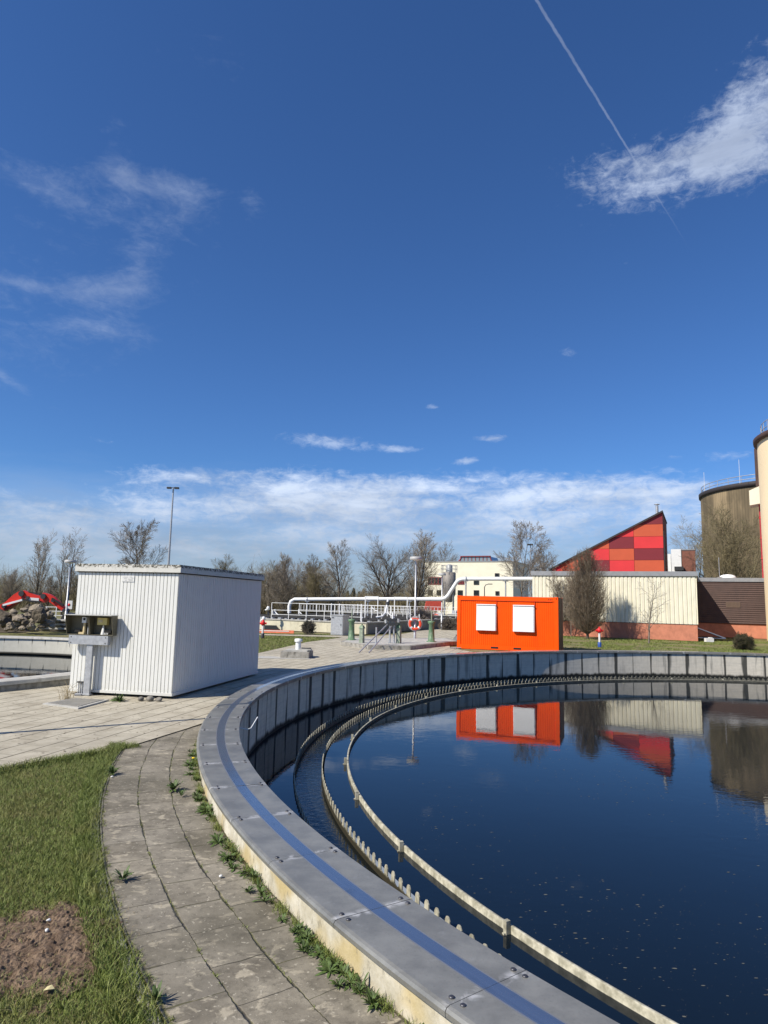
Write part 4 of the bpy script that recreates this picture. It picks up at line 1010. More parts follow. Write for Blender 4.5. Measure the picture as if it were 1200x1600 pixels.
sa = sheet('slab_path', [[tuple((e0+np.array([-.9, -.35, 0]))[:2]), tuple((e1+np.array([.05, -.28, 0]))[:2]), tuple((e1+np.array([.1, .5, 0]))[:2]), tuple((e0+np.array([-.9, .6, 0]))[:2])]], -.219, M_concl)

# ------------------------------------------------------------------ aeration basins with railing
bc = atz(571.7, 991, GZ)[:2]                                    # near corner
bas = T('aeration_basin', 'long cream walled treatment basin behind the lawn', 'basin', (bc[0], bc[1], GZ), GR)
BL, BD, BHt = 13.0, 26.0, .78                                  # local x: along A2, y: along B2
def bwall(name, a, b, th, z1, m_, lip=True):
    mb = MB(); a, b = np.array(a, float), np.array(b, float); d = b-a; L = np.hypot(*d); an = math.atan2(d[1], d[0]); c = (a+b)/2
    mb.box((c[0], c[1], z1/2), (L, th, z1), rz=an); o = mb.build(name, m_, bas)
    mb = MB(); mb.box((c[0], c[1], z1+.04), (L+.1, th+.10, .08), rz=an); mb.build('coping', M_concl, o)
bwall('wall', (-BL, .13), (-.001, .13), .26, .70, M_basin)
bwall('wall', (-.13, .27), (-.13, BD), .255, .70, M_basinw)
bwall('wall', (-BL+.13, .27), (-BL+.13, BD), .255, .70, M_basinw)
bwall('wall', (-BL+.3, BD-.13), (-.3, BD-.13), .25, .70, M_basinw)
for k, yy in enumerate((1.6, 4.2, 6.8, 9.4, 12.5, 16, 20)):
    mb = MB(); mb.box((-BL/2, yy, .52), (BL-.7, .5, .35)); ch = mb.build('channel', M_dark, bas)
    mb = MB()
    for i in range(22):
        x = -BL+.7+i*.56; mb.box((x, yy+rng.uniform(-.1, .1), .74), (rng.uniform(.08, .3), .3, rng.uniform(.08, .22)))
    mb.build('cover_plate', M_galv, ch)
    mb = MB(); mb.tube([(-BL+.4, yy+.9, .82), (-.4, yy+.9, .82)], .10, 8); mb.build('pipe', M_rubber, bas)
for i in range(17):
    x, y = -rng.uniform(.7, BL-.7), rng.uniform(1, 18); hh_ = rng.uniform(1.0, 2.0)
    mb = MB(); mb.tube([(x, y, .3), (x, y, hh_)], .05, 6); mb.tube([(x, y, hh_-.2), (x+.3, y, hh_-.45), (x+.55, y, hh_-.5)], .05, 6) if i % 3 == 0 else None
    mb.build('riser_pipe', M_whitem, bas)
mb = MB(); mb.box((-BL/2, BD/2, .10), (BL-.6, BD-.6, .02)); mb.build('water_surface', mat('murky_water', (.03, .028, .02), .1), bas)
def railing(name, label, P0, ax, L, posts, z0, h=1.05, mids=(.5,), bars=0, loc_rz=GR, sec=.036, group=None):
    t = T(name, label, 'railing', P0, loc_rz, group)
    n = posts
    for i in range(n):
        x = L*i/(n-1); mb = MB(); mb.box((x, 0, h/2), (sec, sec, h)); mb.build('post', M_whitem, t)
    for fr in (1.0,)+tuple(mids):
        mb = MB(); mb.box((L/2, 0, h*fr), (L, sec*.8, sec*.8)); mb.build('rail', M_whitem, t)
    if bars:
        for i in range(bars):
            mb = MB(); mb.box((L*(i+.5)/bars, 0, h*.74), (.03, .03, h*.40)); mb.build('baluster', M_whitem, t)
    return t
def bl2w(x, y, z): return (bc[0]+A2[0]*x+B2[0]*y, bc[1]+A2[1]*x+B2[1]*y, GZ+z)
railing('railing', 'white tube railing along the front of the cream basin', bl2w(-7.6, .13, .78), A2, 7.2, 6, 0, 1.12, (.55, .28))
railing('railing', 'finely barred white railing deeper inside the basin', bl2w(-8.6, 5.4, .78), A2, 9.5, 7, 0, 1.05, (.55,), 34)
railing('railing', 'white railing along the far rim of the basin', bl2w(-10, 15.0, .78), A2, 16, 14, 0, 1.0, (.7, .5, .3), 50)
for (x, y, lb_) in ((-3.9, 7.6, 'white tube gate frame left over the basin'), (-2.0, 9.0, 'white tube gate frame right over the basin')):
    P = bl2w(x, y, .78); t = T('pipe_portal', lb_, 'frame', P, GR)
    for xs in (0, 1.1, ): mb = MB(); mb.box((xs, 0, .85), (.06, .06, 1.7)); mb.build('post', M_whitem, t)
    mb = MB(); mb.box((.55, 0, 1.73), (1.2, .06, .06)); mb.build('beam', M_whitem, t)
for (px, py, Y, lb_) in ((419, 950, 47, 'white valve head left of the basin railing'), (412, 966, 44, 'small white valve head low beside the left hydrant')):
    q = aty(px, py, Y); t = T('gate_valve', lb_, 'valve', (q[0], q[1], q[2]-.5))
    mb = MB(); mb.tube([(0, 0, 0), (0, 0, .35)], .05, 8); mb.build('stem', M_dark, t)
    mb = MB(); mb.lathe([(.05, .33), (.11, .36), (.12, .5), (.08, .6), (0, .62)], 12); mb.tube([(0, 0, .42), (-.2, 0, .34)], .06, 8); mb.build('body', M_whitem, t)
# second basin behind, with pale rim, and its things
q = atz(690, 980, GZ)
bas2 = T('aeration_basin', 'further pale rimmed basin behind the lifebuoy post', 'basin', bl2w(1.5, 23, 0), GR)
mb = MB(); mb.box((4, .13, .5), (16, .26, 1.0)); mb.build('wall', M_basin, bas2)
mb = MB(); mb.box((4, .13, 1.04), (16.1, .36, .08)); mb.build('coping', M_concl, bas2)
for i in range(12):
    mb = MB(); x = -3.5+i*1.25; mb.box((x, .6, 1.0+rng.uniform(0, .3)), (rng.uniform(.3, .8), .5, rng.uniform(.3, .7))); mb.build('machine_cover', M_whitem if i % 3 else M_galv, bas2)
# grey cabinet at the basin
q = [atz(518, 992, GZ), atz(537, 993, GZ)]
t = T('switch_cabinet', 'plain light grey switch cabinet in front of the cream basin wall', 'cabinet', (q[0][0]-.05, q[0][1]-.15, GZ), GR)
ww_ = .86
mb = MB(); mb.box((ww_/2, .42, .62), (ww_, .84, 1.22)); mb.build('body', M_grey, t); mb = MB(); mb.box((ww_/2, .40, 1.245), (ww_+.06, .92, .05)); mb.build('lid', M_grey, t)
mb = MB(); mb.box((ww_/2, -.008, .62), (ww_-.06, .02, 1.12)); dr = mb.build('door', M_galv, t); mb = MB(); mb.box((ww_-.13, -.026, .66), (.03, .03, .14)); mb.build('handle', M_dark, dr); mb = MB(); mb.box((.14, -.022, 1.08), (.16, .01, .06)); mb.build('name_plate', M_dark, dr)
# orange barrier boards and dark plate on the ground by the hydrant
q = atz(408, 990, GZ); t = T('barrier_board', 'orange and white barrier board lying before the basin wall', 'barrier', (q[0], q[1]-.2, GZ), -.05)
mb = MB(); mb.box((.95, 0, .16), (2.3, .12, .18)); mb.build('board', M_tarp, t); mb = MB(); mb.box((.85, -.066, .20), (1.9, .01, .05)); mb.build('stripe', M_plate, t)
q = atz(416, 985, GZ); mb = MB(); mb.prism([(0, 0), (1.1, 0), (.8, .34), (0, .34)], (0, 0, 0), (1, 0, 0), (0, 0, 1), (0, .3, 0)); o = mb.build('concrete_ramp', M_dark); tag(o, 'dark wedge leaning against the basin wall behind the barrier board', 'wedge'); o.location = (q[0]-.2, q[1]+.25, GZ)

# ------------------------------------------------------------------ white pipeline
pt = [aty(452, 958, 58), aty(452, 947, 58), aty(454.5, 940, 58), aty(460, 936.5, 58), aty(560, 936, 56.6), aty(690, 936.2, 54.6), aty(696, 934.5, 54.5), aty(700.5, 930, 54.4), aty(714, 909, 54.1), aty(718, 905.8, 54), aty(724, 904.5, 53.9), aty(780, 904.4, 53), aty(838, 904.4, 52)]
po = pt[4]
pp = T('pipeline', 'white overhead pipeline with a double bend running to the cream hall', 'pipe', (po[0], po[1], GZ))
off = np.array([po[0], po[1], GZ])
mb = MB(); mb.tube([tuple(x-off) for x in pt], .155, 12); mb.build('pipe', M_whitem, pp)
for fx, Yp, yp in ((480, 57.7, 936.3), (575, 56.4, 936.3), (640, 55.4, 936.2), (728, 53.8, 904.5), (790, 52.9, 904.4)):
    qq = aty(fx, yp, Yp)-off
    mb = MB(); mb.tube([(qq[0], qq[1], 0), (qq[0], qq[1], qq[2]-.14)], .06, 8); mb.box((qq[0], qq[1], qq[2]-.17), (.36, .3, .05)); sp_ = mb.build('support', M_galv, pp)
    mb = MB(); mb.tube([(qq[0]-.05, qq[1], qq[2]), (qq[0]+.05, qq[1]-.006, qq[2])], .185, 12); mb.build('clamp', M_galv, sp_)
qs, qe = aty(600, 968, 50), aty(606, 938, 52)
t = T('feed_pipe', 'short slanting white pipe rising from the basin to the pipeline', 'pipe', (qs[0], qs[1], GZ)); off = np.array([qs[0], qs[1], GZ])
mb = MB(); mb.tube([(-.6, 0, 1.0), (-.15, .0, 1.05), tuple(aty(602, 958, 51)-off), tuple(qe-off)], .075, 10); mb.build('pipe', M_whitem, t); mb = MB(); mb.tube([tuple(aty(605, 946, 51.6)-off), tuple(aty(605.6, 942, 51.8)-off)], .14, 10); mb.build('flange', M_dark, t)

# ------------------------------------------------------------------ cream hall and brown hall
cr = atz(1092, 1002, GZ)[:2]
HW = 11.1; HH = aty(1091, 893, cr[1])[2]-GZ
hall = T('machine_hall', 'low cream ribbed hall with salmon plinth beyond the tank', 'building', (cr[0], cr[1], GZ), GR)
PLN = aty(1092, 976, cr[1])[2]-GZ
mb = MB()
rib_wall(mb, (-HW, 0, 0), (1, 0, 0), (0, -1, 0), HW, PLN, HH-.30, .27, .045, .36)
rib_wall(mb, (0, 0, 0), (0, 1, 0), (1, 0, 0), 14.0, PLN, HH-.30, .27, .045, .36)
rib_wall(mb, (-HW, 14, 0), (0, -1, 0), (-1, 0, 0), 14.0, PLN, HH-.30, .27, .045, .36)
mb.build('cladding', M_cream, hall)
mb = MB(); mb.box((-HW/2, 7.0, (PLN-.02)/2), (HW-.10, 13.9, PLN-.02)); mb.build('plinth', M_pink, hall)
mb = MB(); mb.box((-HW/2, 7, HH-.16), (HW+.16, 14.16, .32)); mb.build('parapet', M_capg, hall)
mb = MB(); mb.box((-HW/2, 7.0, PLN-.006), (HW-.04, 13.95, .03)); mb.build('drip_edge', M_dark, hall)
# brown hall, eight metres back
bp = atz(1150, 996.5, GZ)[:2]
bh = T('brown_hall', 'dark brown slatted hall with salmon plinth beside the cream tower', 'building', (bp[0], bp[1], GZ), GR)
BHH = aty(1150, 903, bp[1])[2]-GZ; BPL = aty(1150, 974.5, bp[1])[2]-GZ
mb = MB(); n = 20; zz = np.linspace(BPL, BHH-.32, n+1)
for i in range(n): mb.prism([(0, zz[i]+.025), (-.05, zz[i]+.025), (-.015, zz[i+1]-.012), (0, zz[i+1]-.012)], (-6.5, 0, 0), (0, 1, 0), (0, 0, 1), (13, 0, 0))
mb.box((0, 4, (BPL+BHH-.34)/2+.01), (12.9, 7.98, BHH-.34-BPL)); mb.build('cladding', M_brown, bh)
mb = MB(); mb.box((0, 4.02, BPL/2-.01), (12.8, 7.9, BPL-.02)); mb.build('plinth', M_pink, bh)
mb = MB(); mb.box((0, 4, BHH-.15), (13.2, 8.2, .30)); mb.build('parapet', M_capg, bh)
mb = MB(); q = aty(1150, 945, bp[1]); mb.box((-.1, -.045, q[2]-GZ), (1.0, .012, .42)); mb.build('faded_patch', mat('faded_slat', (.11, .075, .055), .7), bh)
q = aty(1137, 900, bp[1]+1.5); t = T('dome_skylight', 'white dome skylight on the roof of the brown hall', 'skylight', (q[0], q[1], GZ+BHH))
mb = MB(); mb.lathe([(.62, -.02), (.62, .10), (.52, .22), (.3, .31), (0, .34)], 20); mb.build('dome', M_shut, t); mb = MB(); mb.lathe([(.68, -.02), (.68, .05), (.60, .05)], 20); mb.build('curb', M_capg, t)
q = aty(1123, 871, bp[1]+1.0); t = T('lightning_rod', 'thin lightning rod standing on the brown hall roof', 'rod', (q[0], q[1], GZ+BHH)); mb = MB(); mb.tube([(0, 0, 0), (0, 0, q[2]-GZ-BHH)], .022, 6); mb.build('rod', M_galv, t); mb = MB(); mb.box((0, 0, .04), (.25, .25, .10)); mb.build('foot', M_conc, t)
# slanting hatch frame in the corner and a block before it
q = atz(1097, 1000, GZ); t = T('cellar_hatch', 'slanting white framed cellar hatch in the shaded corner of the halls', 'hatch', (q[0]+.15, q[1]+.9, GZ), GR)
mb = MB(); mb.tube([(0, 0, .78), (1.75, 0, .12)], .035, 6); mb.tube([(0, 0, .12), (1.75, 0, .12)], .035, 6); mb.tube([(0, .8, .78), (1.75, .8, .12)], .035, 6); mb.tube([(0, 0, .78), (0, .8, .78)], .035, 6); mb.build('frame', M_whitem, t)
mb = MB(); mb.prism([(0, .74), (1.7, .10), (1.7, .07), (0, .71)], (0, .03, 0), (1, 0, 0), (0, 0, 1), (0, .72, 0)); mb.build('panel', M_dark, t)
q = atz(1108, 1003, GZ); mb = MB(); mb.box((0, 0, .12), (.5, .3, .24)); mb.box((.1, .02, .27), (.2, .2, .05)); o = mb.build('concrete_block', M_plate); tag(o, 'pale concrete block on the grass before the cellar hatch', 'block'); o.location = tuple(q)

# ------------------------------------------------------------------ tower, stair core, stained digester
tw = T('digester_tower', 'tall cream round tower cut by the right edge of the picture', 'tower', (33.0, 45.9, GZ))
TR = 6.0; TH = 14.35
mb = MB(); mb.lathe([(TR, 0), (TR, TH)], 96); mb.build('shaft', M_towr, tw)
mb = MB(); mb.lathe([(TR+.02, TH-.04), (TR+.24, TH), (TR+.26, TH+.30), (TR+.12, TH+.40), (TR-.6, TH+.55), (0, TH+1.2)], 96); mb.build('roof', M_brown, tw)
mb = MB()
for i in range(48): a = i*math.pi/24; mb.tube([((TR-.3)*math.cos(a), (TR-.3)*math.sin(a), TH+.4), ((TR-.3)*math.cos(a), (TR-.3)*math.sin(a), TH+1.35)], .025, 5)
for z_ in (TH+.9, TH+1.35): mb.tube([((TR-.3)*math.cos(i*math.pi/36), (TR-.3)*math.sin(i*math.pi/36), z_) for i in range(73)], .028, 5, cap=False)
mb.build('guard_rail', M_galv, tw)
Yc = 53.0
def xz(px, py, Y=Yc): q = aty(px, py, Y); return q[0], q[2]
xl, zt_ = xz(1178, 701); _, zb_ = xz(1186, 759)
t = T('stair_core', 'brown and red stair core with cream box tucked behind the tower', 'stair tower', (xl, Yc, GZ), R(-30.0))
mb = MB(); mb.box((1.6, 1.6, (zt_+zb_)/2-GZ), (3.2, 3.2, zt_-zb_)); mb.build('brown_head', M_brown, t)
x2, z2 = xz(1171.5, 760); x3, z3 = xz(1186, 787)
mb = MB(); mb.prism([(0, z3-.15-GZ), (0, z2-.35-GZ), (1.6, z2+.35-GZ), (1.6, z3+.1-GZ)], (x2-xl, -.3, 0), (1, 0, 0), (0, 0, 1), (0, 1.8, 0)); mb.build('cream_box', M_creamr, t)
x4, z4 = xz(1184, 790); mb = MB(); mb.box((x4-xl+.75, .9, (zb_-GZ)/2), (1.4, 1.4, zb_-GZ-.01)); mb.build('red_shaft', mat('shaft_red', (.40, .03, .04), .6), t)
mb = MB()
for z_ in np.linspace(3, zb_-GZ-1, 6): mb.box((x4-xl+.75, .18, z_), (1.44, .05, .10))
mb.build('band', M_tileR, t)
dg = T('digester_tank', 'huge stained brown round tank with railed flat roof', 'tank', (45.5, 74.2, GZ)); DR = 9.0; DH = 15.05
mb = MB(); mb.lathe([(DR, 0), (DR, DH)], 144); mb.build('shell', M_dig, dg)
mb = MB(); mb.lathe([(DR+.01, DH-.15), (DR+.18, DH-.12), (DR+.2, DH+.32), (DR, DH+.40), (0, DH+1.0)], 96); mb.build('roof_rim', M_slate, dg)
mb = MB()
for i in range(36): a = i*math.pi/18; mb.tube([((DR-.1)*math.cos(a), (DR-.1)*math.sin(a), DH+.3), ((DR-.1)*math.cos(a), (DR-.1)*math.sin(a), DH+1.1)], .03, 5)
for z_ in (DH+.7, DH+1.1): mb.tube([((DR-.1)*math.cos(i*math.pi/40), (DR-.1)*math.sin(i*math.pi/40), z_) for i in range(81)], .04, 5, cap=False)
mb.build('guard_rail', M_galv, dg)
for px, py, py0 in ((1156, 718, 752), (1101, 738, 768)):
    q = aty(px, py0, 68 if px > 1130 else 75); q2 = aty(px, py, 68 if px > 1130 else 75)
    mb = MB(); mb.tube([(q[0]-45.5, q[1]-74.2, DH), (q[0]-45.5, q[1]-74.2, q2[2]-GZ)], .018, 5); mb.build('lightning_rod', M_whitem, dg)

# ------------------------------------------------------------------ wedge building with coloured panels
def on_plane(px, py, P0, ax):                                   # photo point -> (u along ax, z) on a vertical plane
    d = ray(px, py); nx = np.array([-ax[1], ax[0]]); t = (P0 @ nx)/(d[:2] @ nx); h = d[:2]*t
    return float((h-P0) @ ax), float(EYE+d[2]*t)
qr = aty(1038, 893, 60.0); W0 = qr[:2]
wb = T('wedge_building', 'wedge shaped building clad in red, orange and maroon panels', 'building', (W0[0], W0[1], GZ), GR)
uA, zA = on_plane(1031, 801, W0, A2); uL, zL = on_plane(863, 889.5, W0, A2)
sl = (zA-zL)/(0-uL)
cols = [on_plane(x, 860, W0, A2)[0] for x in (990.7, 952, 913, 876)]; cols = [0.0]+cols+[uL]
rows = [zA+.3]+[on_plane(1000, y, W0, A2)[1] for y in (819.8, 838.5, 857, 875.3, 894)]+[GZ+2.2]
pal = {'O': M_tileO, 'R': M_tileR, 'D': M_tileD}
grid = [['D', 'O', 'R', 'D', 'O', 'R'], ['O', 'D', 'R', 'D', 'O', 'D'][0:0]+['R', 'R', 'R', 'D', 'O', 'R'][0:0]+['D', 'D', 'R', 'D', 'O', 'R'], ['R', 'O', 'R', 'O', 'R', 'D'], ['R', 'D', 'R', 'R', 'O', 'R'], ['D', 'O', 'R', 'D', 'R', 'O']]
grid[1] = ['D', 'R', 'R', 'D', 'O', 'R']; grid[1][1] = 'R'; grid[1][2] = 'D'; grid[1][3] = 'O'; grid[1][4] = 'R'
grid[2] = ['R', 'O', 'O', 'R', 'D', 'R']; grid[3] = ['R', 'D', 'R', 'O', 'O', 'D']; grid[4] = ['O', 'R', 'D', 'O', 'R', 'R']
# row index runs from the top; column 0 is the right one
roofz = lambda u: zA+sl*u
for ci in range(5):
    ua, ub = cols[ci+1]+.012, cols[ci]-.012
    for ri in range(6):
        zt2, zb2 = rows[ri]-.012, rows[ri+1]+.012
        poly = [(ua, zb2), (ub, zb2)]
        ta, tb = min(zt2, roofz(ua)), min(zt2, roofz(ub))
        if tb <= zb2+.03: continue
        poly.append((ub, tb))
        if tb < zt2 or ta >= zt2: pass
        else: poly.append(((zt2-zA)/sl, zt2))
        if ta > zb2: poly.append((ua, ta))
        else: poly[0] = ((zb2-zA)/sl, zb2)
        mb = MB(); mb.prism([(u, z-GZ) for u, z in poly], (0, -.05, 0), (1, 0, 0), (0, 0, 1), (0, .05, 0)); mb.build('cladding_panel', pal[grid[ci][ri]], wb)
mb = MB(); mb.prism([(uL+.02, 0), (-.02, 0), (-.02, roofz(0)-GZ-.02), (uL+.02, zL-GZ-.02)], (0, .003, 0), (1, 0, 0), (0, 0, 1), (0, 9, 0)); mb.build('body', M_tileD, wb)
mb = MB(); mb.prism([(uL-.25, roofz(uL-.25)-GZ), (.03, roofz(.03)-GZ), (.03, roofz(.03)-GZ+.17), (uL-.25, roofz(uL-.25)-GZ+.17)], (0, -.25, 0), (1, 0, 0), (0, 0, 1), (0, 9.6, 0)); mb.build('roof', M_slate, wb)
mb = MB(); mb.box((.04, .5, (zA-GZ)*.42), (.10, 1.0, (zA-GZ)*.84)); mb.build('edge_strip', M_slate, wb)
uc, zc = on_plane(1026, 789, W0, A2); mb = MB(); mb.tube([(uc, .4, zA-GZ-.2), (uc, .4, zc-GZ)], .13, 10); ch = mb.build('chimney', M_galv, wb)
mb = MB(); mb.lathe([(.02, 0), (.24, .03), (.24, .07), (0, .13)], 12, (uc, .4, zc-GZ+.05)); mb.build('chimney_cap', M_galv, ch)
q = aty(1066, 893, 72); t = T('brick_block', 'small white and brown brick block between wedge building and stained tank', 'building', (q[0], q[1], GZ), GR)
zt3 = aty(1066, 858, 72)[2]-GZ
mb = MB(); mb.box((-.55, .8, zt3/2), (1.0, 1.6, zt3)); mb.box((-1.6, .9, zt3/2-.25), (1.0, 1.4, zt3-.5)); mb.build('wall', M_whitem, t)
mb = MB(); mb.box((.65, .9, zt3/2-.05), (1.35, 1.6, zt3-.1)); mb.box((-1.0, 2.4, zt3/2-1), (3.4, 1.4, zt3-2)); mb.build('brick_wall', M_brick, t)
mb = MB(); mb.box((-.3, -.25, zt3-2.1), (.9, .5, .4)); mb.build('air_unit', M_dark, t)
mb = MB(); mb.box((.65, .9, zt3-.07), (1.45, 1.7, .10)); mb.build('cap', M_capg, t)
q = aty(1047, 884, 74); t = T('annex_building', 'low brick annex roof showing right of the wedge building', 'building', (q[0], q[1], GZ), GR)
mb = MB(); mb.box((0, 2, (q[2]-GZ)/2), (2.2, 4, q[2]-GZ)); mb.build('wall', M_brick, t); mb = MB(); mb.box((0, 2, q[2]-GZ+.06), (2.5, 4.2, .12)); mb.build('roof', M_slate, t)

# ------------------------------------------------------------------ cream office, silo
or_ = aty(801.7, 877.5, 115.0)[:2]; OT = aty(801.7, 877.5, 115.0)[2]-GZ
uo, _ = on_plane(664, 878.5, or_, A2)
of = T('office_building', 'cream flat roofed office block with glazed roof lantern in the distance', 'building', (or_[0], or_[1], GZ), GR)
mb = MB(); mb.box((uo/2, 5.6, OT/2), (-uo, 11.2, OT)); mb.build('wall', M_creamr, of)
mb = MB(); mb.box((uo/2, 5.6, OT+.06), (-uo+.2, 11.4, .16)); mb.build('roof', M_capg, of)
for (x0, y0, x1, y1, red) in ((669.2, 902.2, 690, 913, 1), (669.2, 922.5, 675.5, 929.8, 0), (683, 922.5, 689.4, 929.8, 0), (715.8, 906.7, 725, 912.6, 1), (740.8, 906.7, 748, 913, 0), (715.8, 922.7, 722.5, 930, 0), (740.8, 922.7, 748, 930, 0), (773.8, 896.2, 779.7, 901.2, 0), (774.7, 924.2, 779.7, 929.8, 0)):
    ua, za = on_plane(x0, y0, or_, A2); ub, zb2 = on_plane(x1, y1, or_, A2); za -= GZ; zb2 -= GZ
    fm = M_winred if red else M_dark
    mb = MB(); 
    for (cx_, cz_, w_, h_) in (((ua+ub)/2, za, ub-ua+.12, .12), ((ua+ub)/2, zb2, ub-ua+.12, .12), (ua, (za+zb2)/2, .12, za-zb2), (ub, (za+zb2)/2, .12, za-zb2)): mb.box((cx_, -.03, cz_), (w_, .12, h_))
    if red:
        for k in range(1, 4): mb.box((ua+(ub-ua)*k/4, -.02, (za+zb2)/2), (.14, .08, za-zb2-.13))
    wn = mb.build('window', fm, of); mb = MB(); mb.box(((ua+ub)/2, -.012, (za+zb2)/2), (ub-ua, .03, za-zb2)); mb.build('pane', M_glass, wn)
ua, za = on_plane(709, 877, or_, A2); ub, zt2 = on_plane(766, 868.7, or_, A2); hL = (zt2-za)*1.12
mb = MB(); y0 = 1.2
mb.prism([(ua+.6, 0), (ub, 0), (ub-.42, hL), (ua+1.1, hL)], (0, y0, OT), (1, 0, 0), (0, 0, 1), (0, 5, 0)); ln = mb.build('roof_lantern', M_skyl, of)
mb = MB()
for k in range(9):
    x = ua+.85+(ub-ua-1.1)*k/8; mb.box((x, y0-.04, OT+hL/2), (.09, .07, hL))
mb.box(((ua+ub)/2+.3, y0-.03, OT+hL+.05), (ub-ua-1.2, .4, .14)); mb.tube([(ub-.0, y0-.05, OT), (ub-.45, y0-.05, OT+hL+.05)], .09, 6); mb.tube([(ua+.55, y0-.05, OT), (ua+1.1, y0-.05, OT+hL+.05)], .09, 6); mb.tube([(ua-.2, y0+1, OT), (ua+1.0, y0+1, OT+hL)], .09, 6); mb.build('lantern_frame', M_winred, ln)
q = aty(701.5, 940, 97.0); st = aty(701.5, 894, 97)[2]-GZ
si = T('silo', 'grey cylindrical silo with caged top before the cream office', 'silo', (q[0], q[1], GZ))
mb = MB(); mb.lathe([(.4, 2.2), (.95, 3.4), (.95, st-.1), (.8, st), (0, st+.05)], 28); mb.build('shell', mat('silo_grey', (.25, .23, .21), .6, var=.1), si)
mb = MB(); mb.lathe([(.42, st), (.42, st+.95), (.3, st+1.1), (0, st+1.15)], 16); mb.build('filter_drum', M_grey, si)
mb = MB()
for i in range(10): a = i*math.pi/5; mb.tube([(1.15*math.cos(a), 1.15*math.sin(a), st-.1), (1.15*math.cos(a), 1.15*math.sin(a), st+.95)], .03, 5)
for z_ in (st+.45, st+.95): mb.tube([(1.15*math.cos(i*math.pi/12), 1.15*math.sin(i*math.pi/12), z_) for i in range(25)], .03, 5, cap=False)
mb.build('guard_rail', M_galv, si)
for k in range(4):
    a = k*math.pi/2+.6; mb = MB(); mb.tube([(.88*math.cos(a), .88*math.sin(a), 0), (.88*math.cos(a), .88*math.sin(a), 3.5)], .08, 6); mb.build('leg', M_galv, si)
# red hooded board and second lifebuoy stand behind the hedge
q = aty(678, 945, 80); t = T('red_canopy', 'small red canopy on a white frame below the pipeline', 'canopy', (q[0], q[1], GZ))
zc = q[2]-GZ
mb = MB(); mb.prism([(-1.1, zc-.7), (1.1, zc-.7), (.8, zc+.8), (-.8, zc+.8)], (0, 0, 0), (1, 0, 0), (0, 0, 1), (0, 1.2, 0)); mb.build('roof', mat('canopy_red', (.50, .07, .045), .7), t)
mb = MB()
for sx in (-1, 1): mb.box((sx, .5, (zc-.6)/2), (.1, .1, zc-.6))
mb.build('frame', M_whitem, t)
q = aty(681, 966, 72); t = T('lifebuoy_stand', 'distant white stand with a red lifebuoy behind the basin', 'lifebuoy stand', (q[0], q[1], GZ)); zc = q[2]-GZ
mb = MB(); mb.box((0, 0, zc/2), (.1, .1, zc)); mb.box((0, .02, zc), (1.5, .06, 1.1)); mb.build('board', M_whitem, t); mb = MB(); torus(mb, .36, .10, 0, 2*math.pi, 20, 8, 0, zc); o_ = mb.build('ring', M_buoy, t); o_.location = (0, -.13, 0)

# ------------------------------------------------------------------ bare trees
def unit(a): return a/np.maximum(np.linalg.norm(a, axis=-1, keepdims=True), 1e-9)
def tubes(Pt, Rd, k):
    """Pt [B,n,3], Rd [B,n] -> vertices and quads of k-sided tubes"""
    B, n, _ = Pt.shape
    tg = np.empty_like(Pt); tg[:, 1:-1] = Pt[:, 2:]-Pt[:, :-2]; tg[:, 0] = Pt[:, 1]-Pt[:, 0]; tg[:, -1] = Pt[:, -1]-Pt[:, -2]; tg = unit(tg)
    d0 = unit(Pt[:, -1]-Pt[:, 0]); ref = np.where(np.abs(d0[:, 2:3]) < .8, np.array([[0, 0, 1.]]), np.array([[1., 0, 0]]))[:, None, :]
    a = unit(np.cross(tg, np.broadcast_to(ref, tg.shape))); b = np.cross(tg, a)
    th = np.arange(k)*2*np.pi/k
    V = Pt[:, :, None, :]+Rd[:, :, None, None]*(a[:, :, None, :]*np.cos(th)[None, None, :, None]+b[:, :, None, :]*np.sin(th)[None, None, :, None])
    idx = np.arange(B*n*k).reshape(B, n, k)
    q = np.stack([idx[:, :-1], np.roll(idx, -1, 2)[:, :-1], np.roll(idx, -1, 2)[:, 1:], idx[:, 1:]], -1).reshape(-1, 4)
    return V.reshape(-1, 3), q
def path(rn, start, d, L, n, wob, up):
    B = len(start); P = np.empty((B, n, 3)); P[:, 0] = start; d = unit(d)
    for i in range(1, n):
        d = unit(d+rn.normal(0, wob, (B, 3))+np.array([0, 0, up])); P[:, i] = P[:, i-1]+d*(L/(n-1))[:, None]
    return P
